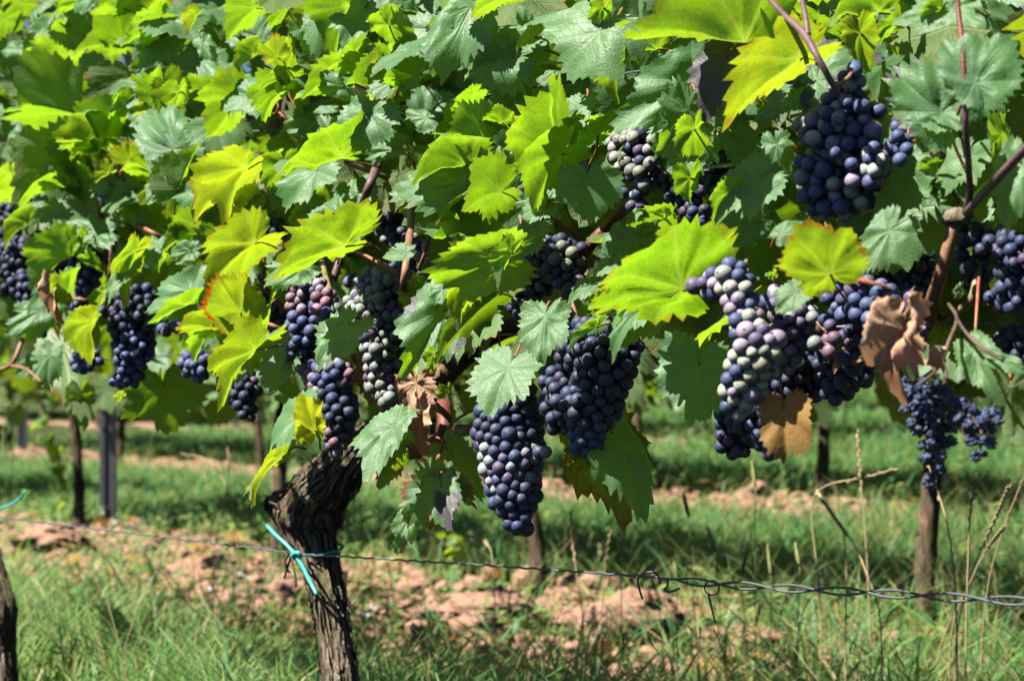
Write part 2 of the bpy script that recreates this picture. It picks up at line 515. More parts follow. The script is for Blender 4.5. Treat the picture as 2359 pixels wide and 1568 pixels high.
M['weed'] = grass_material('weed_leaf', [(0.0, (0.04, 0.10, 0.035)), (0.5, (0.08, 0.15, 0.05)), (1.0, (0.15, 0.21, 0.07))], (0.75, 1.0, 0.3))
M['straw'] = plain_material('dry_straw', (0.38, 0.27, 0.14), (0.50, 0.39, 0.22), 0.7, 0, 50, 0.2)
M['stalk'] = plain_material('green_stalk', (0.13, 0.19, 0.05), (0.20, 0.22, 0.07), 0.6, 0, 50, 0.3)
M['foxtail'] = plain_material('foxtail_head', (0.17, 0.19, 0.06), (0.27, 0.27, 0.10), 0.8, 0, 90, 0.2)
M['flower'] = plain_material('pale_petal', (0.62, 0.60, 0.66), (0.5, 0.48, 0.66), 0.6, 0, 50, 0.2)
# ------------------------------------------------------------------ ground, one sheet to the horizon
def spaced(lo, hi, step, far, grow=1.22):
    a = list(np.arange(lo, hi + step, step))
    s = step; b = a[-1]
    while b < far:
        s *= grow; b += s; a.append(b)
    s = step; b = a[0]
    pre = []
    while b > -far:
        s *= grow; b -= s; pre.append(b)
    return np.array(pre[::-1] + a)
gx = spaced(-3.2, 3.0, 0.028, 320.0)
gy = spaced(1.6, 12.0, 0.034, 320.0)
GX, GY = np.meshgrid(gx, gy)
GZZ = ground_z(GX, GY)
nx, ny = len(gx), len(gy)
idx = np.arange(nx * ny).reshape(ny, nx)
quads = np.stack([idx[:-1, :-1], idx[:-1, 1:], idx[1:, 1:], idx[1:, :-1]], -1).reshape(-1, 4)
gme = mesh_np('ground', np.stack([GX, GY, GZZ], -1).reshape(-1, 3), quads, np.full(len(quads), 4))
gme.materials.append(M['ground'])
tag(link('ground', gme), kind='structure')

# ------------------------------------------------------------------ vine leaf shape
_LA = np.array([0, 8, 18, 28, 36, 45, 53, 62, 72, 82, 90, 100, 112, 126, 140, 155, 167, 175, 180.0])
_LR = np.array([1.0, .96, .87, .79, .78, .83, .88, .83, .75, .70, .70, .73, .71, .63, .54, .44, .30, .17, .08])
def leaf_arrays(seed, segs=96, rings=(0.22, .42, .62, .8, .92, 1.0), w=1.0, fold=.1, curl=-.25, wave=.07, droop=.15, lob=1.0, roll=0.0, crump=0.0):
    rr = np.random.RandomState(seed)
    a = (np.arange(segs) / segs) * 2 * math.pi - math.pi        # -pi..pi, 0 = tip
    ad = np.abs(np.degrees(a))
    ctrl = _LR.copy()
    ctrl[1:16] *= 1 + (rr.rand(15) - .5) * .10
    ctrl2 = _LR.copy(); ctrl2[1:16] *= 1 + (rr.rand(15) - .5) * .10
    mean = np.interp(ad, _LA, np.array([.93, .91, .87, .84, .83, .84, .84, .81, .77, .74, .73, .73, .70, .63, .54, .44, .30, .17, .08]))
    base = np.where(a >= 0, np.interp(ad, _LA, ctrl), np.interp(ad, _LA, ctrl2))
    base = mean + (base - mean) * lob
    k = 3
    nt = segs // k
    ph = np.arange(segs) % k
    tooth = np.array([-.040, .006, .060])[ph]
    amp = (0.35 + 1.15 * rr.rand(nt))[np.arange(segs) // k]
    amp = np.where(np.arange(segs) // k % 3 == 0, amp * 1.5, amp * .85)
    a = a + (rr.rand(segs) - .5) * .018
    base = base * (1 + .06 * np.sin(a + rr.rand() * 6.28) + .05 * np.sin(2 * a + rr.rand() * 6.28) + .04 * np.sin(5 * a + rr.rand() * 6.28))
    if rr.rand() < .4:
        for _q in range(rr.randint(1, 3)):
            c0 = rr.uniform(-2.3, 2.3); base = base * (1 - rr.uniform(.12, .4) * np.exp(-((a - c0) / rr.uniform(.05, .14)) ** 2))
    edge = base + tooth * amp * np.clip((178 - ad) / 25, 0, 1)
    sm = base.copy()
    for _ in range(3): sm = (np.roll(sm, 1) + sm * 2 + np.roll(sm, -1)) / 4
    vx = [0.0]; vy = [0.0]; rim = [0.0]
    X = [np.array([0.0])]; Y = [np.array([0.0])]; RM = [np.array([0.0])]
    for f in rings:
        rad = edge if f == 1.0 else f * (sm * (1 - max(0, f - .8) * .3))
        X.append(rad * np.sin(a)); Y.append(rad * np.cos(a)); RM.append(np.full(segs, f))
    X = np.concatenate(X); Y = np.concatenate(Y); RM = np.concatenate(RM)
    r = np.hypot(X, Y); th = np.arctan2(X, Y)
    ph1, ph2 = rr.rand(2) * 6.28
    z = fold * np.abs(X) + curl * .5 * r * r
    z = z + wave * r ** 2 * (np.sin(3 * th + ph1) + .6 * np.sin(7 * th + ph2))
    ath = np.abs(th)
    near = np.where(ath < .44, 0, np.where(ath < 1.36, .90, 1.88))
    dd = r * np.abs(np.sin(ath - near))
    z = z + 0.16 * np.minimum(dd, .16) * (r < 1.1)
    if crump:
        z = z + crump * (fbm(X * 2.6 + seed * 1.7, Y * 2.6 + 31, 4) - .47) * 1.6 + crump * .5 * np.abs(fbm(X * 6 + seed, Y * 6 + 3, 3) - .45)
    side = 1 if rr.rand() < .5 else -1
    ex = np.maximum(0, X * side - .28)
    z = z - roll * ex * ex * 2.2
    Xp = X * w * (1 - roll * .25 * np.maximum(0, X * side - .28))
    # bend towards the tip
    ang = droop * np.clip(Y, -.4, 1.2)
    Yb = Y * np.cos(ang * .8); zb = z - Y * np.sin(ang) * np.abs(Y)
    V = np.stack([Xp, Yb, zb], -1)
    F = []
    n = segs
    for j in range(n):
        F.append((0, 1 + j, 1 + (j + 1) % n))
    Q = []
    for k2 in range(len(rings) - 1):
        b0 = 1 + k2 * n; b1 = b0 + n
        for j in range(n):
            j2 = (j + 1) % n
            Q.append((b0 + j, b1 + j, b1 + j2, b0 + j2))
    # winding: upper side = +Z
    F = [(f[0], f[2], f[1]) for f in F]
    return V, np.stack([X, Y], -1), RM, F, Q

def leaf_mesh(name, mat, **kw):
    V, UV, RM, F, Q = leaf_arrays(**kw)
    fi = np.concatenate([np.array(F).ravel(), np.array(Q)[:, ::1].ravel()])
    lt = np.concatenate([np.full(len(F), 3), np.full(len(Q), 4)])
    me = mesh_np(name, V, fi, lt)
    uvl = me.uv_layers.new(name='UVMap')
    uvl.data.foreach_set('uv', (UV[fi] * .25 + .5).astype(np.float32).ravel())
    at = me.attributes.new('rim', 'FLOAT', 'POINT'); at.data.foreach_set('value', RM.astype(np.float32))
    me.materials.append(mat)
    return me

# orientation check of the winding once: face normals must agree with +Z
_V, _U, _Rm, _F, _Q = leaf_arrays(1, fold=0, curl=0, wave=0, droop=0)
def _nz(f):
    a, b, c = _V[f[0]], _V[f[1]], _V[f[2]]
    return np.cross(b - a, c - a)[2]
FLIP_F = _nz(_F[10]) < 0
FLIP_Q = _nz(_Q[300]) < 0
_old = leaf_arrays
def leaf_arrays(*a, **k):
    V, U, Rm, F, Q = _old(*a, **k)
    if FLIP_F: F = [(f[0], f[2], f[1]) for f in F]
    if FLIP_Q: Q = [(f[0], f[3], f[2], f[1]) for f in Q]
    return V, U, Rm, F, Q

def leaf_frame(axis, normal):
    y = axis.normalized()
    z = (normal - y * normal.dot(y)).normalized()
    x = y.cross(z)
    return Matrix((x, y, z)).transposed()

# ------------------------------------------------------------------ the vines of the near row
TR_MID = pt(790, 1568, 0.0)
S_MID = along(TR_MID.x, TR_MID.y)
TR_LEFT = pt(8, 1568, 0.0)
S_LEFT = along(TR_LEFT.x, TR_LEFT.y)
S_RIGHT = S_MID - 1.45
def on_row(s, q, z):
    # point on the near row from distance along it
    n = np.array((1, K)) / KN
    xy = n * (P1 + q) + ROWDIR * s
    return Vector((xy[0], xy[1], z))
vroot = {}
def grow_vine(key, loc, label):
    vroot[key] = empty('grapevine', Vector((loc.x, loc.y, float(ground_z(np.array(loc.x), np.array(loc.y))))), label, 'grapevine', 'grapevines of the near row')
grow_vine('m', TR_MID, 'old grapevine whose gnarled knobby trunk is tied to the wire with teal string')
grow_vine('l', TR_LEFT, 'grapevine at the far left, its dark trunk cut by the photo edge')
grow_vine('r', on_row(S_RIGHT, 0, 0), 'grapevine on the right with upright brown canes and a pale bunch among its leaves')
B_LM = 0.66 * S_MID + 0.34 * S_LEFT
B_MR = 0.5 * (S_MID + S_RIGHT) + 0.06
def vine_of(p):
    s = along(p.x, p.y)
    return 'l' if s > B_LM else ('m' if s > B_MR else 'r')

# trunk with ridged bark
def trunk_mesh(name, mat, path, radii, seed, n=56, steps=26, ridge=.16, lumps=()):
    P = [Vector(p) for p in path]
    pts = []; rad = []
    for i in range(len(P) - 1):
        p0 = P[max(i - 1, 0)]; p1 = P[i]; p2 = P[i + 1]; p3 = P[min(i + 2, len(P) - 1)]
        for k in range(steps):
            t = k / steps
            pts.append(0.5 * ((2 * p1) + (p2 - p0) * t + (2 * p0 - 5 * p1 + 4 * p2 - p3) * t * t + (3 * p1 - p0 - 3 * p2 + p3) * t ** 3))
            tt = t * t * (3 - 2 * t)
            rad.append(radii[i] * (1 - tt) + radii[i + 1] * tt)
    pts.append(P[-1]); rad.append(radii[-1])
    m = len(pts)
    V = np.zeros((m, n, 3)); 
    A = np.linspace(0, 2 * math.pi, n, endpoint=False)
    prev = None; L = 0
    lens = []
    for i in range(m):
        t = (pts[min(i + 1, m - 1)] - pts[max(i - 1, 0)]).normalized()
        if prev is None: a = t.cross(Vector((0, 1, 0)))
        else: a = prev - t * prev.dot(t)
        a.normalize(); prev = a; b = t.cross(a)
        if i: L += (pts[i] - pts[i - 1]).length
        lens.append(L)
        tw = L * 3.0
        ca, sa = np.cos(A), np.sin(A)
        cx = np.cos(A + tw) * 2.6; cy = np.sin(A + tw) * 2.6
        rd = 1 + ridge * 2 * (vnoise(cx * 2.3 + 30 + seed, cy * 2.3 + L * 7) - .5)
        rd += ridge * 1.5 * (vnoise(cx * 5.2 + 11 + L * 3, cy * 5.2 + seed + L * 9) - .5)
        rd += ridge * .9 * (vnoise(cx * 11 + L * 20, cy * 11 + 3 * seed + L * 25) - .5)
        rd += .18 * (vnoise(ca * 1.2 + 9 + L * 14, sa * 1.2 + L * 11 + seed) - .5)
        ring = np.array(pts[i])[None, :] + (np.outer(np.cos(A), np.array(a)) + np.outer(np.sin(A), np.array(b))) * (rad[i] * rd)[:, None]
        for (lc, lr, lh) in lumps:
            d = ring - np.array(lc)
            dist = np.linalg.norm(d, axis=1)
            w = np.exp(-(dist / lr) ** 2)
            out = ring - np.array(pts[i])
            out /= np.maximum(np.linalg.norm(out, axis=1), 1e-6)[:, None]
            ring = ring + out * (w * lh)[:, None]
        V[i] = ring
    idx = np.arange(m * n).reshape(m, n)
    nxt = np.roll(idx, -1, axis=1)
    Q = np.stack([idx[:-1], nxt[:-1], nxt[1:], idx[1:]], -1).reshape(-1, 4)
    VV = V.reshape(-1, 3)
    me = mesh_np(name, VV, Q, np.full(len(Q), 4))
    me.materials.append(mat)
    return me, V

def bark_flakes(V, seed, count, lmin, lmax, wid, lift):
    rr = random.Random(seed)
    m, n, _ = V.shape
    b = MB()
    cen = V.mean(axis=1)
    for _ in range(count):
        i = rr.randrange(2, m - 12); k = rr.randrange(n)
        ln = rr.randint(lmin, lmax); i2 = min(m - 1, i + ln)
        w = wid * rr.uniform(.5, 1.4)
        off = rr.uniform(.0006, lift)
        lf = []; rt = []
        drift = rr.uniform(-2.5, 2.5)
        cnt = 6
        for j in range(cnt):
            u = j / (cnt - 1)
            ii = int(i + (i2 - i) * u); kk = int(k + drift * u) % n
            p = Vector(V[ii, kk]); c = Vector(cen[ii])
            o = (p - c).normalized()
            t = Vector(cen[min(ii + 2, m - 1)] - cen[max(ii - 2, 0)]).normalized()
            sd = t.cross(o)
            e = off + lift * 2.2 * max(0, abs(u - .5) - .25) * rr.uniform(.3, 1.6)
            ww = w * (1 - .75 * abs(u - .5) * 2 * rr.uniform(.6, 1))
            lf.append(p + o * e + sd * ww); rt.append(p + o * (e * .6 + .0004) - sd * ww)
        vs_ = lf + rt
        b.add(vs_, [(j, j + 1, cnt + j + 1, cnt + j) for j in range(cnt - 1)])
    return b

def px_path(lst, q=0.0):
    out = []
    for a in lst:
        qq = a[2] if len(a) > 2 else q
        out.append(pt(a[0], a[1], qq))
    return out

mp = mpp(760, 1300)
gz_m = vroot['m'].location.z
base_m = pt(800, 1568, 0)
path = [Vector((base_m.x + .02, base_m.y, gz_m - .05)), pt(793, 1640), pt(782, 1540), pt(768, 1450), pt(752, 1360), pt(733, 1290), pt(714, 1235), pt(716, 1185), pt(737, 1132), pt(783, 1085), pt(812, 1045), pt(858, 1010, .02)]
rads = [50 * mp, 42 * mp, 37 * mp, 35 * mp, 37 * mp, 40 * mp, 56 * mp, 70 * mp, 64 * mp, 58 * mp, 48 * mp, 34 * mp]
lumps = [(tuple(pt(652, 1165, -.025)), .020, .024), (tuple(pt(700, 1150, -.05)), .017, .016), (tuple(pt(680, 1210, -.03)), .02, .008),
         (tuple(pt(790, 1120, -.02)), .018, .006), (tuple(pt(860, 1090, 0)), .02, .012), (tuple(pt(770, 1200, 0)), .015, .006)]
me, TV = trunk_mesh('trunk', M['bark'], path, rads, 3, n=72, steps=22, lumps=lumps)
link('trunk', me, vroot['m'])
fl = bark_flakes(TV, 5, 480, 5, 40, .0024, .0042)
o = fl.build('loose_bark', M['flake'], vroot['m'], smooth=False); o['kind'] = 'stuff'
# stringy wisps where the bark peels
wb = MB(); rr = random.Random(12)
for (x, y) in [(722, 1070), (715, 1085), (708, 1100), (690, 1120), (735, 1062), (805, 1130), (812, 1142), (792, 1190), (640, 1150), (655, 1205), (668, 1230), (720, 1068), (700, 1095), (800, 1400), (806, 1385)]:
    p = pt(x, y, -.03 + rr.uniform(-.01, .02)); sd = -1 if x < 750 else 1
    for k in range(3):
        e = p + Vector((sd * rr.uniform(.004, .016), rr.uniform(-.006, .006), rr.uniform(-.018, .012)))
        wb.tube([p, (p + e) / 2 + Vector((0, 0, rr.uniform(-.003, .005))), e], [.0011, .0008, .0003], 5)
o = wb.build('bark_wisp', M['flake'], vroot['m']); o['kind'] = 'stuff'
# dead twiglets left under the tie
tb = MB()
for pl in ([(640, 1163, -.05), (622, 1156, -.05)], [(676, 1270, -.06), (664, 1300, -.06), (655, 1331, -.06)], [(690, 1290, -.06), (712, 1320, -.06), (730, 1336, -.055)],
           [(672, 1290, -.06), (680, 1325, -.06), (682, 1352, -.06)], [(668, 1275, -.06), (657, 1292, -.065), (662, 1310, -.06), (668, 1318, -.05)]):
    tb.tube(px_path(pl), .0016, 6)
tb.build('dead_twig', M['cane_dead'], vroot['m'])

# left trunk, cut by the frame
pl = [Vector((TR_LEFT.x, TR_LEFT.y, vroot['l'].location.z - .05)), pt(12, 1600), pt(2, 1480), pt(2, 1400), pt(-18, 1320), pt(-38, 1230), pt(-45, 1120), pt(-30, 980)]
ml = mpp(0, 1400)
me, TV2 = trunk_mesh('trunk', M['bark'], pl, [40 * ml, 33 * ml, 32 * ml, 34 * ml, 30 * ml, 30 * ml, 40 * ml, 30 * ml], 9, n=48, steps=16)
link('trunk', me, vroot['l'])
o = bark_flakes(TV2, 8, 120, 5, 26, .0022, .003).build('loose_bark', M['flake'], vroot['l'], smooth=False); o['kind'] = 'stuff'
# right trunk, out of frame
rb = vroot['r'].location
me, TV3 = trunk_mesh('trunk', M['bark'], [rb + Vector((0, 0, -.05)), rb + Vector((.01, 0, .2)), rb + Vector((-.01, .01, .4)), rb + Vector((-.02, .05, .58))], [.034, .03, .03, .028], 4, n=32, steps=16)
link('trunk', me, vroot['r'])

def cane(name, key, pts_, radpx, mat, q=0.0, n=10, rough=.0):
    P = [pt(a[0], a[1], (a[2] if len(a) > 2 else q) * .75 - .04 - (a[1] - 420) / 800 * .09) for a in pts_]
    c = sum((p.y for p in P)) / len(P) / FPX
    r = [a * c for a in radpx] if hasattr(radpx, '__len__') else [radpx * c] * len(P)
    b = MB().tube(P, r, n, 4, rough, len(pts_) * 7)
    return b.build(name, M[mat], vroot[key])

# old wood (cordons)
def old_arm(key, pts_, radpx, seed):
    P = px_path(pts_)
    c = sum(p.y for p in P) / len(P) / FPX
    me, V = trunk_mesh('cordon', M['cordon'], P, [a * c for a in radpx], seed, n=36, steps=16, ridge=.13)
    link('cordon', me, vroot[key])
old_arm('m', [(800, 1075, .0), (880, 985, .03), (985, 905, .04), (1065, 825, .05), (1150, 765, .06), (1260, 742, .06), (1400, 742, .06)], [44, 38, 27, 24, 20, 19, 18], 21)
old_arm('r', [(1400, 742, .06), (1500, 745, .05), (1600, 752, .05), (1800, 760, .08), (2050, 760, .08), (2150, 735, .02)], [16, 17, 16, 17, 18, 18], 22)
old_arm('l', [(-60, 1000, 0), (-140, 870, .04), (-300, 800, .05)], [26, 20, 16], 24)
cane('arm', 'm', [(1020, 1085, .03), (1040, 1000, 0), (1080, 990, -.02), (1130, 968, -.02), (1180, 960, 0)], [10, 16, 14, 12, 9], 'cane_red')
cane('arm', 'm', [(860, 1060, .0), (930, 1040, .02), (1020, 1010, .04), (1020, 930, .05)], [30, 24, 20, 18], 'cane_red')
# canes
cane('cane', 'r', [(2140, 735, -.02), (2152, 680, -.06), (2165, 640, -.09), (2186, 560, -.1), (2196, 505, -.1)], [22, 17, 15, 14, 15], 'cane_brown')
b = MB(); kc = pt(2200, 500, -.1); sc_ = kc.y / FPX
b.tube([pt(2172, 512, -.135), pt(2190, 500, -.13), pt(2218, 498, -.125), pt(2236, 484, -.12)], [9 * sc_, 21 * sc_, 20 * sc_, 11 * sc_], 10, 4, .25, 4)
b.build('pruning_knuckle', M['flake'], vroot['r'])
cane('cane', 'r', [(2222, 492, -.1), (2234, 452, -.15), (2232, 390, -.22), (2226, 300, -.28), (2222, 215, -.3)], [9, 9, 8, 8, 7.5], 'cane_purple')
cane('cane', 'r', [(2222, 215, -.3), (2218, 120, -.31), (2212, 60, -.31), (2205, -20, -.3), (2210, -160, -.2)], [7, 6.5, 6, 6, 5], 'cane_red')
cane('cane', 'r', [(2226, 490, -.11), (2290, 420, -.22), (2375, 330, -.28), (2450, 250, -.28)], [11, 11, 11, 10], 'cane_purple')
cane('cane', 'r', [(1765, -10, -.33), (1812, 40, -.34), (1852, 78, -.34), (1885, 135, -.34), (1932, 220, -.3)], [6, 7, 10, 8, 8], 'cane_purple')
cane('cane', 'r', [(1846, -10, -.33), (1856, 40, -.34), (1862, 84, -.34)], [5.5, 6, 7], 'cane_purple')
cane('cane', 'r', [(1935, 500, 0), (1985, 555, -.05), (1930, 625, -.08), (1852, 702, -.06), (1790, 745, 0)], [13, 15, 17, 17, 14], 'cane_red')
cane('cane', 'r', [(2290, 520, 0), (2258, 600, -.03), (2242, 680, -.04), (2210, 715, -.03), (2160, 745, 0)], [7, 10, 10, 10, 9], 'cane_olive')
cane('cane', 'r', [(2260, 595, -.03), (2310, 570, -.02), (2390, 600, 0)], [8, 7, 6], 'cane_brown')
cane('cane', 'r', [(1950, 30, 0), (1900, 80, -.04), (1862, 110, -.04), (1780, 210, .02)], [12, 12, 12, 10], 'cane_red')
cane('cane', 'r', [(2255, 640, -.06), (2250, 720, -.08), (2246, 790, -.08)], 4, 'petiole')
cane('cane', 'm', [(950, 380, -.02), (946, 518, -.14), (935, 617, -.2), (928, 690, -.16), (925, 860, 0), (930, 940, .04)], [9, 9, 9, 9, 9, 8], 'cane_brown')
cane('cane', 'm', [(905, 200, .05), (886, 320, -.06), (862, 400, -.14), (840, 458, -.14), (815, 560, .02)], [9, 9, 10, 9, 9], 'cane_purple')
cane('cane', 'm', [(735, 575, -.02), (746, 620, -.08), (760, 670, -.12), (782, 735, -.14), (800, 785, -.13), (818, 835, -.1)], [6, 6.5, 6.5, 6.5, 6, 5.5], 'cane_olive')
cane('cane', 'm', [(800, 540, 0), (785, 590, -.03), (768, 645, -.04)], [9, 9, 9], 'cane_purple')
cane('cane', 'm', [(1440, 480, .02), (1400, 522, -.02), (1355, 572, -.03), (1330, 640, .02)], [12, 14, 14, 12], 'cane_red')
cane('cane', 'm', [(1205, 578, -.12), (1270, 577, -.08), (1320, 585, -.06), (1360, 605, -.04)], [4, 4.5, 5, 7], 'cane_brown')
cane('cane', 'm', [(1500, 330, -.02), (1520, 290, -.06), (1560, 265, -.06), (1620, 250, 0)], [7, 8, 8, 7], 'cane_purple')
cane('cane', 'm', [(1518, 190, .04), (1530, 260, .02), (1538, 330, .04)], [10, 10, 9], 'cane_olive')
cane('cane', 'm', [(1360, -20, -.03), (1375, 70, -.1), (1384, 76, -.12)], [4, 4.5, 4], 'cane_brown')
cane('cane', 'm', [(690, -10, 0), (683, 60, 0), (672, 170, 0), (640, 330, .02), (600, 420, .04)], [10, 10, 9, 9, 9], 'cane_purple')
cane('cane', 'l', [(282, 250, 0), (278, 340, -.02), (272, 440, -.02), (262, 540, 0), (255, 640, .02)], [8, 8, 8, 8, 7], 'cane_brown')
cane('cane', 'l', [(190, 425, -.1), (215, 465, -.1), (232, 493, -.1), (238, 540, -.08), (245, 610, -.06)], [4, 5, 6, 6, 6], 'cane_brown')
cane('cane', 'l', [(90, 50, 0), (85, 150, 0), (80, 260, .02), (60, 420, .04)], [8, 8, 7, 7], 'cane_purple')
cane('cane', 'l', [(0, 852, -.02), (30, 835, -.02), (52, 780, 0)], [6, 6, 5], 'cane_brown')
cane('cane', 'l', [(24, 842, -.02), (60, 850, -.03), (95, 880, -.02)], [4, 4, 3], 'cane_brown')
# fine red shoots and tendrils in the gaps
for key, pl_, r_ in (('m', [(590, 215, -.1), (625, 245, -.12), (668, 280, -.1)], 3.2), ('m', [(640, 130, -.1), (655, 190, -.1), (700, 290, -.06)], 3.6), ('m', [(673, 160, -.12), (668, 200, -.1), (690, 268, -.08)], 3.6),
                     ('l', [(368, 222, -.12), (420, 260, -.12), (478, 315, -.1)], 3.6), ('l', [(405, 355, -.14), (412, 400, -.12), (420, 440, -.08)], 3.6),
                     ('m', [(590, 625, -.12), (615, 668, -.1), (670, 725, -.05)], 5), ('m', [(590, 735, -.12), (630, 750, -.12), (672, 768, -.08)], 4.2), ('m', [(556, 723, -.14), (600, 742, -.12), (640, 757, -.1)], 4.5),
                     ('m', [(800, 570, -.12), (860, 598, -.12), (925, 632, -.1)], 5), ('m', [(1040, 640, -.05), (1070, 612, -.05)], 3), ('m', [(995, 530, -.05), (975, 590, -.06), (965, 620, -.05)], 3.4),
                     ('m', [(795, 375, -.14), (850, 395, -.12), (925, 425, -.08)], 5), ('m', [(885, 305, -.1), (930, 350, -.06), (945, 375, -.05)], 4), ('m', [(870, 210, -.1), (930, 240, -.08), (985, 275, -.04)], 6),
                     ('m', [(1255, 480, -.12), (1280, 505, -.1), (1330, 545, -.04)], 4.2), ('m', [(1295, 352, -.14), (1330, 356, -.12), (1360, 362, -.08)], 5), ('r', [(1660, 250, -.1), (1700, 280, -.06), (1770, 330, 0)], 6),
                     ('r', [(1916, 630, -.16), (1980, 645, -.16), (2060, 672, -.12), (2126, 712, -.06)], 8), ('r', [(2105, 325, -.14), (2135, 320, -.14), (2170, 324, -.14)], 3), ('r', [(2185, 300, -.16), (2205, 350, -.14), (2228, 400, -.12)], 4),
                     ('r', [(2246, 205, -.2), (2236, 260, -.16), (2224, 315, -.12)], 6), ('m', [(1030, 985, 0), (1060, 960, -.02), (1090, 945, 0)], 3), ('m', [(1000, 1100, -.12), (1008, 1060, -.1), (1025, 1010, -.05)], 5),
                     ('m', [(1150, 740, .02), (1155, 860, 0), (1185, 850, -.05)], 3), ('l', [(310, 515, -.12), (350, 535, -.12), (388, 556, -.08)], 5), ('l', [(145, 685, -.12), (190, 690, -.1), (222, 700, -.06)], 4), ('l', [(480, 318, -.05), (520, 352, -.02)], 3)):
    cane('shoot', key, pl_, r_, 'petiole', n=7)
cane('tendril', 'm', [(1000, 300, -.05), (1030, 330, -.06), (1045, 310, -.08), (1025, 290, -.07)], 1.6, 'petiole', n=5)
cane('tendril', 'm', [(612, 230, -.12), (640, 240, -.13), (632, 262, -.13), (610, 250, -.12)], 1.6, 'petiole', n=5)
# ------------------------------------------------------------------ the leaves one can tell apart, placed one by one
SC = 1 / 3.0248
def rc(k, x, y):
    return ((k - 1) % 4) * 589.8 + x * SC, ((k - 1) // 4) * 518.4 + y * SC

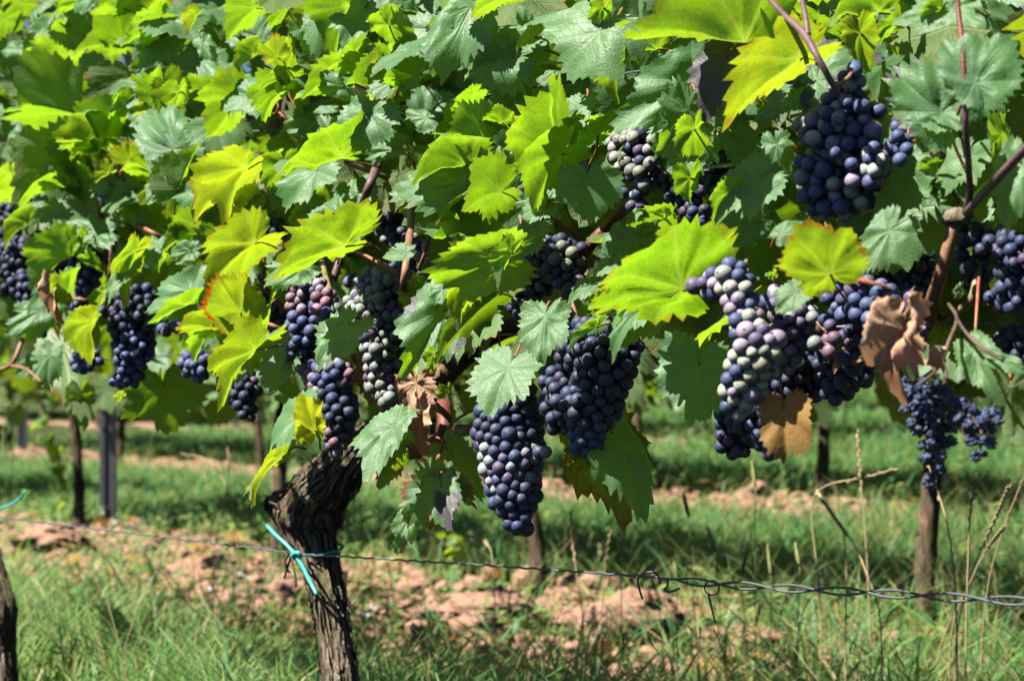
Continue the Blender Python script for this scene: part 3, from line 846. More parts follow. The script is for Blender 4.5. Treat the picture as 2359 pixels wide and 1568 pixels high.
# region, junction x,y, tip x,y, kind, width ratio, options
# kinds: b sunlit from behind (underside seen), o the same turning yellow/red, l upper side lit, d upper side hanging in shade, g green seen from below
LV = [
 # top left
 (1,508,422,415,105,'b',.75),(1,850,315,520,300,'b',1.05),(1,1106,226,815,280,'b',.8),(1,1108,215,1050,-40,'b',.55),(1,1000,40,915,205,'d',.8,dict(P=.5)),
 (1,1145,265,940,460,'l',.9),(1,1045,600,700,560,'l',.75,dict(P=.3)),(1,1390,430,1180,700,'l',1.1),(1,1420,300,1500,420,'l',.6),(1,505,785,5,640,'b',.5),(1,430,450,410,690,'l',1.2),
 (1,736,975,335,930,'b',.55),(1,738,970,775,650,'b',.55),(1,1215,1050,1010,670,'l',.55,dict(P=.25,q=-.27)),(1,1020,770,905,780,'o',.9),(1,470,1150,40,1340,'b',.85),(1,500,1210,600,985,'l',.7),
 (1,505,1245,630,1060,'b',.4),(1,1060,1200,880,1100,'b',.9),(1,1245,1315,1340,1005,'b',.9),(1,1405,1330,1140,1320,'l',.8,dict(pale=1)),(1,800,1300,995,1560,'l',.85,dict(P=.3)),(1,1145,1300,1020,1400,'l',.9),
 (1,410,1520,225,1440,'l',.8),(1,230,1480,40,1560,'l',.6),(1,500,1290,810,1380,'b',.6),(1,1520,1350,1320,1500,'b',1.0,dict(Y=.7,G=.4)),(1,1730,1180,1500,1400,'b',1.0,dict(Y=.6,G=.3)),(1,1700,690,1460,950,'b',1.0),
 (1,1640,700,1715,950,'d',.4,dict(P=1)),(1,1780,400,1590,480,'b',.8),(1,1380,40,1650,330,'d',.9),(1,1375,120,1285,235,'o',.7),(1,1784,60,1560,230,'b',1.0),(1,1750,1480,1560,1568,'b',1.0,dict(Y=.7)),
 (1,1784,1260,1680,1320,'l',1.2),(1,1760,1380,1650,1490,'l',1.0),(1,1780,670,1440,620,'l',.35),(1,640,-30,470,60,'l',.7),(1,360,180,260,320,'l',.9),(1,860,60,650,50,'b',.7),(1,560,20,350,50,'b',.5),
 (1,350,30,250,70,'l',.8),(1,120,340,-10,345,'l',.4),(1,280,320,140,330,'b',.4),(1,290,740,10,860,'d',.7),(1,1106,670,1080,455,'b',.5),(1,1245,650,1205,840,'b',.6),(1,900,700,760,800,'b',.9),(1,1340,760,1250,830,'l',1.0),
 (1,260,200,230,80,'d',1.0),(1,1130,120,1290,210,'d',.7),(1,440,1270,250,1220,'b',.3),(1,920,860,760,840,'l',.4),(1,640,1030,480,1000,'b',.4),(1,900,1140,1060,1030,'o',.9),(1,760,1210,650,1260,'b',.9,dict(Y=.6)),
 # top second
 (2,235,30,115,250,'b',.9),(2,520,20,450,390,'l',.75),(2,640,30,520,350,'b',.4),(2,760,60,610,300,'l',1.0),(2,925,170,865,0,'b',.6),(2,925,170,1110,300,'b',.35),(2,1020,20,1100,230,'d',.7,dict(q=-.15)),
 (2,1500,40,1270,440,'l',1.0,dict(q=-.26)),(2,1290,180,1200,320,'b',.5),(2,1560,120,1540,340,'b',.35),(2,1784,-20,1490,60,'b',.9,dict(G=.3)),(2,985,562,1010,300,'l',1.35,dict(q=-.28,flat=1)),(2,1000,560,860,520,'b',.3,dict(q=-.29)),
 (2,600,560,225,600,'b',.75),(2,690,450,480,400,'b',.8),(2,600,600,375,545,'d',.6,dict(q=-.26)),(2,835,620,590,545,'b',.5,dict(q=-.28)),(2,830,480,720,290,'d',.4),(2,800,800,690,1050,'l',1.45,dict(q=-.29,flat=1)),(2,820,790,930,660,'l',.6,dict(q=-.28)),
 (2,1185,842,1390,600,'d',1.15,dict(q=-.12,flat=1)),(2,1190,830,950,800,'d',.6,dict(q=-.13)),(2,1784,400,1340,440,'l',.45,dict(q=-.2)),(2,1660,290,1600,560,'d',1.3,dict(q=-.12)),(2,465,830,190,890,'d',.8),(2,612,1125,165,1150,'b',.75,dict(q=-.3)),
 (2,420,1190,150,1440,'l',.85,dict(q=-.26)),(2,1465,1150,1020,1160,'b',.7,dict(q=-.28)),(2,1580,960,1270,900,'b',.5,dict(q=-.25)),(2,1435,1290,885,1310,'l',.55,dict(q=-.27)),(2,1710,1330,1420,1420,'b',1.2,dict(q=-.29,Y=.1,T=.7)),(2,1720,860,1560,800,'b',.8),
 (2,1784,640,1640,820,'d',1.0),(2,1784,1000,1540,1050,'l',.6),(2,600,1500,555,1300,'l',.9,dict(q=-.26)),(2,640,1330,630,1500,'l',.5),(2,520,1420,200,1540,'g',.9),(2,700,1520,750,1390,'o',.9),(2,1700,1420,1460,1530,'g',.8),(2,1784,1480,1680,1560,'b',.8),
 (2,140,60,20,250,'l',.9),(2,150,400,30,260,'o',.8,dict(q=-.27)),(2,225,560,-10,550,'b',.45),(2,230,480,190,250,'b',.4),(2,170,640,20,800,'b',.9),(2,720,330,560,420,'d',.9),(2,190,860,10,920,'d',.7,dict(P=.9,G=.6)),
 (2,235,990,80,1120,'g',.9),(2,520,760,400,760,'l',.3),(2,700,300,540,330,'d',.8),(2,1200,480,1340,420,'b',.5),(2,960,1040,700,1100,'l',.35),(2,560,960,440,800,'l',.6),(2,1000,700,1180,560,'d',.8,dict(q=0)),
 # top third
 (3,612,215,340,570,'l',1.15,dict(q=-.3,flat=1)),(3,1625,305,850,150,'b',.65,dict(q=-.32)),(3,1640,290,1600,-60,'b',.45,dict(q=-.27)),(3,990,345,720,358,'b',.3),(3,960,300,830,210,'d',.6),(3,160,260,0,300,'o',.8),
 (3,1250,570,735,865,'d',.75,dict(q=-.26,flat=1)),(3,1130,560,1420,330,'l',.9,dict(q=-.22)),(3,1500,400,1290,780,'l',.75,dict(P=1,q=-.29)),(3,1400,780,1385,970,'l',.8,dict(q=-.27)),(3,2010,420,1450,760,'o',.55,dict(q=-.33,Y=.6,G=.4,flat=1)),
 (3,1540,300,1700,540,'l',1.0,dict(q=-.22,P=.2)),(3,347,1075,190,580,'b',.75,dict(q=-.32)),(3,347,1080,60,1390,'b',.85,dict(q=-.33)),(3,355,1050,410,700,'b',.35,dict(q=-.28)),(3,600,940,700,720,'b',.8),(3,460,960,590,790,'l',.6),(3,430,1060,580,960,'l',.5),
 (3,525,1252,520,1520,'d',1.75,dict(q=-.31,flat=1)),(3,1240,770,1200,1290,'d',.6,dict(q=-.28)),(3,1270,900,1270,1150,'b',.3,dict(q=-.29)),(3,1240,1240,1225,1430,'b',.3,dict(q=-.29)),(3,1290,1140,1220,1290,'l',.5,dict(q=-.27)),(3,690,560,540,720,'d',1.1),
 (3,830,290,960,230,'d',.8),(3,1550,950,1700,1170,'d',1.0,dict(q=-.12)),(3,1784,1210,1580,1190,'l',.5,dict(P=.5)),(3,1700,1270,1370,1520,'l',.9,dict(q=-.27)),(3,1560,1350,1360,1530,'b',.6,dict(q=-.28)),(3,1100,1540,960,1480,'g',.9),(3,860,1490,800,1560,'l',.8),
 (3,240,1420,40,1480,'l',.9,dict(q=-.29)),(3,240,1420,160,1540,'b',.5,dict(q=-.3)),(3,760,20,690,160,'d',1.0),(3,640,60,635,230,'b',.35,dict(q=-.31)),(3,1680,90,1700,160,'l',.5),(3,740,460,700,690,'b',.4),(3,100,160,60,40,'d',.9),(3,60,420,120,540,'d',1.0),
 (3,230,560,320,480,'l',.6),(3,1784,780,1660,840,'l',.6),(3,1784,900,1680,900,'b',.5),(3,470,760,380,1000,'l',.6,dict(q=-.28)),
 # top right
 (4,775,95,425,85,'b',.45),(4,1290,60,880,130,'l',.65,dict(q=-.3,pale=1)),(4,1200,60,1090,190,'b',.7,dict(q=-.31)),(4,1310,60,1540,150,'l',.8,dict(q=-.26)),(4,1197,785,800,420,'d',1.0,dict(q=-.3,P=.5,G=.3,flat=1)),(4,1190,790,830,640,'d',.5,dict(q=-.3,P=.3)),(4,1200,790,1340,870,'l',.6,dict(q=-.3,P=.4)),
 (4,1437,580,1680,250,'d',1.3,dict(q=-.34,flat=1)),(4,1437,580,1215,270,'d',.6,dict(q=-.34)),(4,330,560,680,300,'l',.9,dict(P=.75,q=-.18)),(4,10,700,90,880,'g',1.0),(4,200,720,330,560,'l',.7,dict(pale=1)),(4,640,230,690,480,'o',.3,dict(q=-.27)),(4,960,1120,860,1620,'l',.85,dict(q=-.16,flat=1)),
 (4,1010,860,1300,1100,'d',1.2,dict(q=-.06)),(4,1560,900,1650,1100,'d',1.2,dict(q=-.04)),(4,1760,1130,1640,1520,'l',.7,dict(q=-.2)),(4,1760,560,1600,800,'g',.9),(4,720,220,680,370,'l',.8),(4,1230,520,1300,640,'o',.6),(4,60,1010,130,1260,'d',.8),(4,180,1060,110,1180,'o',.5),
 (4,880,180,740,270,'b',.7),(4,800,60,870,200,'d',.8),(4,1600,180,1620,20,'d',.9,dict(q=-.1)),(4,1500,420,1480,330,'d',.9,dict(q=-.1)),(4,130,200,200,120,'l',.6),(4,60,300,120,420,'l',.8),(4,1420,1080,1220,1440,'d',1.0,dict(q=-.02)),(4,1180,1130,1380,1280,'d',.6,dict(P=.4)),
 # lower left
 (5,665,60,265,95,'l',.45),(5,480,215,180,430,'b',.75,dict(q=-.26)),(5,490,485,505,265,'b',.7,dict(q=-.28)),(5,410,410,155,560,'l',.55,dict(q=-.27)),(5,290,600,5,760,'l',.55),(5,200,-20,0,115,'b',.5),(5,670,660,590,885,'b',.85,dict(q=-.27,Y=.6)),(5,950,190,815,450,'o',.5,dict(q=-.28)),(5,880,300,735,500,'l',.6,dict(q=-.28)),
 (5,1340,460,975,590,'l',.75,dict(q=-.28)),(5,1310,560,1010,640,'b',.35,dict(q=-.29)),(5,1450,430,1300,560,'l',.9),(5,1680,612,1480,330,'o',.95,dict(q=-.31,flat=1)),(5,1500,720,1215,640,'o',.9,dict(q=-.28)),(5,1490,715,1330,880,'b',.6,dict(q=-.27)),(5,1775,130,1385,400,'o',.75,dict(q=-.31,G=.35)),
 (5,1784,870,1460,1020,'l',.75),(5,1784,870,1465,1210,'o',.28,dict(q=-.3,G=.3)),(5,430,840,540,1230,'d',.95,dict(q=.0,Y=.8,G=.6)),(5,560,1180,580,1420,'g',.7,dict(q=.02)),(5,1140,1130,1190,1460,'g',1.7,dict(q=.02,flat=1)),(5,350,900,310,1130,'l',.3),(5,850,1190,790,1240,'o',.8),
 (5,1400,20,1140,120,'b',.8),(5,1330,180,1150,190,'l',.6),(5,1140,180,1080,310,'b',.6),(5,1090,140,1040,290,'l',.6),(5,280,680,360,860,'g',.9,dict(q=.02)),(5,230,440,150,300,'g',.8,dict(q=-.1)),(5,620,230,700,310,'b',.5),(5,1240,330,1150,300,'l',.6),(5,1640,680,1560,860,'b',.6,dict(q=-.2)),(5,700,480,600,560,'b',.6),
 (5,1700,220,1740,420,'l',.7,dict(q=-.22)),(5,1700,430,1650,560,'l',.7,dict(q=-.2)),(5,330,940,100,1020,'d',.4,dict(q=.0)),(5,600,60,560,140,'b',.5),
 # lower second
 (6,622,152,65,290,'o',.6,dict(q=-.33,G=.3,Y=.3,flat=1)),(6,620,150,745,-10,'o',.55,dict(q=-.3,G=.25)),(6,320,300,15,385,'l',.28,dict(q=-.29)),(6,520,-60,280,60,'d',.8),(6,1690,240,1135,330,'g',.7,dict(q=-.3,T=1.0)),(6,1784,200,1650,400,'b',.35,dict(q=-.31)),(6,1560,90,1190,20,'b',.3),(6,1040,190,885,210,'l',.8,dict(q=-.27)),
 (6,1545,380,1370,655,'b',.8,dict(q=-.29,Y=.5)),(6,1310,600,1045,1020,'d',.6,dict(q=-.22,P=.5)),(6,1660,500,1195,845,'b',.4,dict(q=-.24,T=.45)),(6,1340,840,1260,960,'l',.6),(6,1250,900,1215,1000,'b',.4),(6,640,720,390,940,'l',.85,dict(q=-.29)),(6,220,890,105,1150,'l',.85,dict(q=-.22)),
 (6,965,1412,690,1470,'l',.95,dict(q=-.28,flat=1)),(6,965,1412,1010,1600,'l',.85,dict(q=-.27)),(6,960,1400,740,1640,'l',.7,dict(q=-.275)),(6,1755,1000,1600,1330,'l',1.1,dict(q=-.28,flat=1)),(6,1330,1170,1370,1340,'g',.7,dict(q=.0)),(6,412,1430,340,1170,'o',.6,dict(q=-.29,Y=.9)),(6,400,1430,250,1490,'o',.5,dict(q=-.29,Y=.9)),
 (6,300,1330,20,1490,'l',.8,dict(q=-.28)),(6,70,620,-20,900,'b',.35),(6,200,760,120,830,'l',.8),(6,1300,430,1200,590,'l',.7),(6,560,60,380,-30,'d',.8),(6,700,90,760,20,'l',.7),(6,160,1150,340,1230,'d',.7,dict(q=0.0,G=.5)),(6,1500,780,1380,900,'d',.9,dict(q=-.05,P=.6)),(6,1500,1180,1440,1340,'g',.8,dict(q=.02)),
 (6,760,180,880,420,'g',1.1,dict(q=.08,G=.6)),(6,1120,630,1180,560,'b',.5),(6,1240,520,1130,560,'l',.5),
 # lower third
 (7,1192,458,600,290,'b',1.3,dict(q=-.35,G=.4,flat=1,lob=1.3)),(7,570,420,385,480,'l',.7),(7,945,540,640,800,'l',.6,dict(q=-.3)),(7,960,520,730,850,'d',.4,dict(q=-.29)),(7,590,715,385,825,'b',.35,dict(q=-.3)),(7,600,680,440,740,'l',.5),
 (7,240,652,190,940,'l',1.2,dict(q=-.29,flat=1)),(7,250,650,400,560,'d',.7,dict(q=-.28)),(7,1300,970,1215,1400,'d',1.25,dict(q=-.27,flat=1)),(7,890,70,700,170,'d',.9),(7,760,70,620,200,'l',.9,dict(q=-.2)),(7,1080,500,1110,670,'g',.8,dict(q=-.05,G=.6)),(7,1310,150,1400,290,'g',.7,dict(q=-.2,G=.3)),
 (7,150,30,20,220,'l',.9),(7,1700,-20,1410,90,'d',.9),(7,640,560,520,560,'b',.5),(7,530,600,410,620,'g',.6),(7,980,20,860,60,'d',.7),(7,1560,30,1690,170,'d',.8),(7,700,280,520,320,'l',.6),
 # lower right
 (8,435,345,180,40,'b',1.45,dict(q=-.35,Y=.4,G=.6,flat=1,lob=1.5)),(8,200,470,30,600,'l',.9,dict(q=-.31,P=.3)),(8,850,40,600,370,'l',.75,dict(q=-.22)),
 (8,90,60,220,-50,'l',1.0,dict(q=-.3)),(8,1440,890,1570,1160,'l',1.0,dict(q=-.2)),(8,1600,940,1780,1010,'d',.5,dict(q=-.2)),(8,1690,1150,1700,1480,'g',.9,dict(q=-.08)),(8,1460,200,1330,230,'g',.9,dict(q=.05,Y=.8)),(8,1350,800,1330,990,'g',.9,dict(q=.0)),(8,240,-30,300,60,'l',.8),(8,1200,740,1130,860,'g',.6,dict(q=0,Y=.7)),
 (8,1330,470,1400,390,'d',.5,dict(q=.02)),(8,40,360,20,300,'b',.5),
]
Z2X = lambda x: 786.7 + x * .3673
Z2Y = lambda y: 992.3 + y * .3673
LOW = [  # below the bunches, already in full-frame pixels: junction, tip
 ((Z2X(605), Z2Y(335)), (Z2X(390), Z2Y(590)), 'd', 1.05, dict(q=-.18, G=.9, flat=1)), ((Z2X(625), Z2Y(350)), (Z2X(660), Z2Y(585)), 'l', 1.0, dict(q=-.2, P=.6, G=1.0, flat=1)),
 ((Z2X(640), Z2Y(300)), (Z2X(820), Z2Y(470)), 'd', .9, dict(q=-.17, G=.9)), ((Z2X(700), Z2Y(160)), (Z2X(890), Z2Y(440)), 'g', .6, dict(q=-.1)), ((Z2X(330), Z2Y(170)), (Z2X(230), Z2Y(330)), 'g', .8, dict(q=-.1, Y=.4)),
 ((Z2X(420), Z2Y(560)), (Z2X(320), Z2Y(740)), 'l', .7, dict(q=-.1)), ((Z2X(1590), Z2Y(30)), (Z2X(1760), Z2Y(465)), 'g', .75, dict(q=-.06, Y=.9, G=.5)), ((Z2X(1560), Z2Y(60)), (Z2X(1420), Z2Y(260)), 'g', .8, dict(q=-.05, Y=.9, G=.5)),
 ((Z2X(1700), Z2Y(20)), (Z2X(1930), Z2Y(470)), 'd', .5, dict(q=-.12)), ((Z2X(1780), Z2Y(60)), (Z2X(1950), Z2Y(190)), 'g', .8, dict(q=-.03, Y=.9, G=.6)),
 ((650, 1054), (546, 1137), 'o', .45, dict(q=-.22, Y=.8, G=.3)),
]
leaf_count = {'l': 0, 'm': 0, 'r': 0}
def put_leaf(jx, jy, tx, ty, kind, w, o, seed):
    rr = random.Random(seed)
    q = .77 * (o.get('q', {'b': -.23, 'o': -.24, 'l': -.21, 'd': -.14, 'g': -.1}[kind] + rr.uniform(-.035, .035))) - (jy - 420) / 800 * .09
    j = pt(jx, jy, q)
    c = -ray(jx, jy).normalized()
    rgt = Vector((1, 0, 0)); rgt = (rgt - c * rgt.dot(c)).normalized()
    upv = c.cross(rgt); upv = upv if upv.z > 0 else -upv
    dx, dy = tx - jx, -(ty - jy)
    Lpx = math.hypot(dx, dy)
    a2 = (rgt * dx + upv * dy).normalized()
    sp = .45 if o.get('flat') else 1.0
    nz = Vector((rr.gauss(0, .25), rr.gauss(0, .25), rr.gauss(0, .25))) * sp
    half = (SUN + c).normalized()
    if kind == 'l': nrm = half + nz * .6
    elif kind in 'bo': nrm = SUN * 1.15 - c * .8 + nz * .8
    elif kind == 'g': nrm = -c + Vector((0, 0, .35)) + nz
    else: nrm = c + Vector((0, 0, .2)) + nz
    nrm.normalize()
    cn = nrm.dot(c)
    if abs(cn) < .35:
        nrm = (nrm + c * (math.copysign(.4, cn) if kind not in 'bog' else -.4)).normalized(); cn = nrm.dot(c)
    t_ = max(-.85, min(.85, -a2.dot(nrm) / cn))
    a = a2 + c * t_
    L = Lpx * j.y / FPX * 1.0
    L *= a.length / max(.8, 1)
    a.normalize()
    nrm = (nrm - a * nrm.dot(a)).normalized()
    xw = a.cross(nrm)
    wproj = (xw - c * xw.dot(c) - a2 * xw.dot(a2)).length
    ww = min(1.5, max(.55, w / 1.45 * (Lpx * j.y / FPX) / L / max(.5, wproj)))
    calm = 0.85 if o.get('flat') else 1.0
    me = leaf_mesh('leaf', M['leaf'], seed=seed, w=ww, fold=(rr.uniform(.25, .8) if kind in 'bo' else rr.uniform(.02, .22)) * (.55 if o.get('flat') else 1), curl=rr.uniform(-.42, -.08) * calm, wave=rr.uniform(.04, .10) * calm,
                   droop=rr.uniform(.0, .28) * calm, lob=o.get('lob', rr.uniform(.65, 1.35)), roll=rr.choice([0, 0, .2, .5]) * calm, crump=rr.uniform(.06, .2))
    mat4 = leaf_frame(a, nrm).to_4x4()
    mat4.translation = j
    key = vine_of(j)
    leaf_count[key] += 1
    v = vroot[key]
    ob = bpy.data.objects.new('leaf', me)
    COL.objects.link(ob)
    ob.parent = v
    mm = mat4 @ Matrix.Scale(L, 4)
    ob.matrix_local = Matrix.Translation(-v.location) @ mm
    Y = o.get('Y', {'b': .13, 'o': .5, 'l': .1, 'd': .0, 'g': .15}[kind] + rr.uniform(-.1, .12))
    G = o.get('G', {'b': .12, 'o': .75, 'l': .05, 'd': .0, 'g': .1}[kind] * rr.uniform(.3, 1.4))
    P = o.get('P', 0.0)
    T = o.get('T', rr.uniform(.85, 1.0))
    ob.color = (max(0, Y), G, P, T)
    # petiole, built in the leaf's own space
    inv = mm.inverted()
    e = j - a2 * L * rr.uniform(.35, .6) + Vector((0, 0, -1)) * L * rr.uniform(0, .3) - c * rr.uniform(.03, .07)
    mid = (j + e) / 2 + Vector((rr.uniform(-.1, .1) * L, 0, rr.uniform(0, .1) * L))
    rpx = .0011
    b = MB().tube([inv @ j, inv @ mid, inv @ e], [rpx / L * .85, rpx / L, rpx / L * 1.2], 6, 3)
    pb = b.build('petiole', M['petiole'])
    pb.parent = ob
    return ob

for i, t in enumerate(LV):
    k, jx, jy, tx, ty, kind, w = t[:7]
    o = t[7] if len(t) > 7 else {}
    a_, b_ = rc(k, jx, jy), rc(k, tx, ty)
    lf = put_leaf(a_[0], a_[1], b_[0], b_[1], kind, w, o, 1000 + i)
    if o.get('P', 0) >= .9: lf['label'] = 'leaf with dark purple patches'
for i, (a_, b_, kind, w, o) in enumerate(LOW):
    put_leaf(a_[0], a_[1], b_[0], b_[1], kind, w, o, 3000 + i)

# dried leaves
def dry_leaf(key, jx, jy, tx, ty, w, q, seed, phi, tht, label, Y=0.0, **kw):
    q *= .78
    j = pt(jx, jy, q); c = -ray(jx, jy).normalized()
    rgt = Vector((1, 0, 0)); upv = c.cross(rgt); upv = upv if upv.z > 0 else -upv
    dx, dy = tx - jx, -(ty - jy)
    a2 = (rgt * dx + upv * dy).normalized(); t_, p_ = math.radians(tht), math.radians(phi)
    L = math.hypot(dx, dy) * j.y / FPX / math.cos(t_)
    a = a2 * math.cos(t_) + c * math.sin(t_)
    c1 = (c - a * c.dot(a)).normalized(); u1 = a.cross(c1)
    if u1.x > 0: u1 = -u1
    me = leaf_mesh('dry_leaf', M['dry'], seed=seed, w=w, **kw)
    m4 = leaf_frame(a, c1 * math.cos(p_) + u1 * math.sin(p_)).to_4x4(); m4.translation = j
    ob = bpy.data.objects.new('dry_leaf', me); COL.objects.link(ob); ob.parent = vroot[key]
    ob.matrix_local = Matrix.Translation(-vroot[key].location) @ m4 @ Matrix.Scale(L, 4)
    ob.color = (Y, 0, 0, 1); ob['label'] = label
    return ob
dry_leaf('r', 2078, 755, 2056, 930, .42, -.37, 51, 25, 8, 'crumpled orange dry leaf', fold=.6, curl=-.5, wave=.15, droop=.2, lob=1.3, roll=.8, crump=.55)
dry_leaf('r', 2076, 758, 1996, 842, .4, -.36, 57, -20, 5, 'crumpled orange dry leaf', fold=.5, curl=-.6, wave=.15, droop=.3, lob=1.2, roll=.6, crump=.5)
dry_leaf('r', 2085, 760, 2125, 850, .6, -.32, 52, 150, 5, 'curled brown dry leaf', Y=.4, fold=.5, curl=-.4, wave=.18, droop=.3)
dry_leaf('r', 1998, 800, 1922, 832, .5, -.2, 53, 40, 0, 'curled brown dry leaf', Y=.6, fold=.5, curl=-.5, wave=.2, droop=.2, roll=.6)
dry_leaf('r', 1806, 950, 1810, 1068, .74, -.37, 54, 12, 8, 'flat golden brown dead leaf hanging on its stalk', Y=1.0, fold=.16, curl=-.25, wave=.06, droop=.05, lob=.25)
dry_leaf('m', 958, 882, 985, 955, .9, -.27, 55, 18, 10, 'tan dead leaf', Y=.25, fold=.4, curl=-.5, wave=.15, droop=.3, roll=.5, crump=.4)
dry_leaf('m', 872, 850, 850, 925, 1.0, -.16, 59, 20, 8, 'tan dead leaf', Y=.6, fold=.3, curl=-.4, wave=.12, droop=.3, crump=.3)
dry_leaf('m', 972, 955, 980, 1062, .5, -.3, 56, 25, 5, 'folded rust brown dead leaf', Y=.1, fold=.7, curl=-.5, wave=.15, droop=.2, roll=.5, crump=.4)
dry_leaf('l', 128, 662, 126, 748, .4, -.33, 58, 30, 5, 'shrivelled red brown leaf', fold=1.0, curl=-.6, wave=.25, droop=.2, roll=.6)
dry_leaf('r', 2165, 815, 2160, 860, .8, -.33, 60, 30, 5, 'shrivelled red brown leaf', fold=.8, curl=-.6, wave=.25, droop=.2, roll=.6)
cane('shoot', 'r', [(1796, 870, -.25), (1800, 905, -.26), (1807, 950, -.25)], 3, 'petiole', n=6)

# ------------------------------------------------------------------ the leaves between and behind them
NVAR = 14
VAR = [leaf_mesh('leaf', M['leaf'], seed=200 + i, w=1.05 + .2 * (i % 3), fold=.04 + .02 * (i % 5), curl=-.12 - .03 * (i % 7), wave=.05 + .01 * (i % 4), droop=.05 * (i % 5), lob=.7 + .1 * (i % 5), roll=(0, 0, .4)[i % 3], crump=.06 + .02 * (i % 6)) for i in range(NVAR)]
LOWP = []
for i in range(8):
    V, U, Rm, F, Q = leaf_arrays(400 + i, segs=48, rings=(.35, .7, 1.0), w=1.1, fold=.08 + .02 * i, curl=-.15 - .03 * i, wave=.07, droop=.04 * i)
    F = [tuple(f) for f in F]; T = F + [(q[0], q[1], q[2]) for q in Q] + [(q[0], q[2], q[3]) for q in Q]
    LOWP.append((V, U, Rm, np.array(T)))

_bx = [-400, 0, 110, 240, 340, 470, 600, 680, 800, 950, 1080, 1200, 1330, 1480, 1560, 1660, 1760, 1900, 2040, 2200, 2359, 2900]
_by = [780, 760, 740, 820, 800, 780, 840, 780, 800, 850, 830, 760, 760, 760, 800, 820, 800, 800, 760, 720, 800, 820]
def rand_frame(rr, back=False):
    # upper side towards the light and the open, tip hanging
    n = Vector((rr.gauss(-.25, .5), rr.gauss(-.15, .55), rr.gauss(.6, .35))).normalized()
    t = Vector((rr.gauss(0, .6), rr.gauss(0, .5), rr.gauss(-.7, .4)))
    return leaf_frame(t, n)

class Mass:
    def __init__(self): self.V = []; self.U = []; self.R = []; self.T = []; self.A = []; self.n = 0
    def add(self, rr, loc, size, frame):
        V, U, Rm, T = rr.choice(LOWP)
        Mx = np.array(frame)
        self.V.append((V * size) @ Mx.T + np.array(loc)); self.U.append(U); self.R.append(Rm)
        self.T.append(T + self.n); self.n += len(V); self.A.append(np.full(len(V), rr.random()))
    def mesh(self, name):
        V = np.concatenate(self.V); T = np.concatenate(self.T); U = np.concatenate(self.U)
        me = mesh_np(name, V, T.ravel(), np.full(len(T), 3))
        uvl = me.uv_layers.new(name='UVMap'); uvl.data.foreach_set('uv', (U[T.ravel()] * .25 + .5).astype(np.float32).ravel())
        a = me.attributes.new('rim', 'FLOAT', 'POINT'); a.data.foreach_set('value', np.concatenate(self.R).astype(np.float32))
        a = me.attributes.new('lrand', 'FLOAT', 'POINT'); a.data.foreach_set('value', np.concatenate(self.A).astype(np.float32))
        me.materials.append(M['leaf_mass'])
        return me

# ------------------------------------------------------------------ grape bunches
def grape_mesh(name, mat, n=22, m=15, seed=None):
    V = [(0, 0, 1.05)]; F = []
    for i in range(1, m):
        a = math.pi * i / m
        for k in range(n):
            w = 2 * math.pi * k / n
            V.append((math.sin(a) * math.cos(w), math.sin(a) * math.sin(w), 1.05 * math.cos(a)))
    V.append((0, 0, -1.05))
    if seed is not None:
        r_ = np.random.RandomState(seed); A = np.array(V)
        ax = r_.randn(7, 3); ax /= np.linalg.norm(ax, axis=1)[:, None]
        s = np.ones(len(A))
        for q in ax:
            d = np.abs(A @ q + r_.uniform(-.3, .3))
            s -= .30 * np.exp(-(d / .15) ** 2)
        s += .08 * (vnoise(A[:, 0] * 3 + 9, A[:, 1] * 3 + A[:, 2] * 2.2) - .5)
        V = [tuple(v) for v in A * s[:, None] * np.array((.9, .82, 1.12))]
    for k in range(n): F.append((0, 1 + k, 1 + (k + 1) % n))
    for i in range(m - 2):
        for k in range(n):
            a0 = 1 + i * n
            F.append((a0 + k, a0 + n + k, a0 + n + (k + 1) % n, a0 + (k + 1) % n))
    e = len(V) - 1; a0 = 1 + (m - 2) * n
    for k in range(n): F.append((e, a0 + (k + 1) % n, a0 + k))
    me = bpy.data.meshes.new(name); me.from_pydata(V, [], F)
    me.polygons.foreach_set('use_smooth', [True] * len(F)); me.update(); me.materials.append(mat)
    return me
GM = grape_mesh('grape', M['grape'])
RM_ = [grape_mesh('shrivelled_grape', M['raisin'], 26, 18, seed=60 + i) for i in range(6)]

C_BLUE = (.014, .025, .080); C_SHADED = (.008, .013, .034); C_NAVY = (.015, .027, .066)  # the darkest skin carries the shade of deep bunches in its colour
C_PALE = (.35, .36, .22); C_GREY = (.24, .245, .195); C_LAV = (.29, .22, .26); C_PURP = (.075, .035, .075); C_PINK = (.27, .125, .135); C_OLIVE = (.17, .185, .10); C_ROSE = (.17, .06, .065)
PAL = {'blue': [(C_BLUE, 6), (C_NAVY, 3), (C_PURP, .8)], 'dark': [(C_SHADED, 5), (C_NAVY, 4), (C_PURP, .3)],
       'mixed': [(C_BLUE, 7), (C_PALE, 2.4), (C_LAV, 1.1), (C_GREY, 1), (C_PURP, .6)], 'pale': [(C_PALE, 6), (C_LAV, 3.5), (C_GREY, 1.0), (C_BLUE, .8)],
       'palemix': [(C_PALE, 4), (C_LAV, 4), (C_BLUE, 3), (C_PURP, 1)], 'olive': [(C_OLIVE, 4), (C_GREY, 3.5), (C_PURP, 2), (C_NAVY, .7)], 'pink': [(C_PINK, 4), (C_LAV, 1.6), (C_ROSE, 2), (C_OLIVE, 1), (C_BLUE, 2.4)],
       'purple': [(C_PURP, 4), (C_LAV, 2), (C_GREY, 2.5), (C_ROSE, 1), (C_BLUE, 1)], 'darkmix': [(C_SHADED, 5), (C_OLIVE, 2), (C_PURP, 2)], 'greyblue': [(C_NAVY, 3), (C_GREY, 2.5), (C_PURP, 1)]}
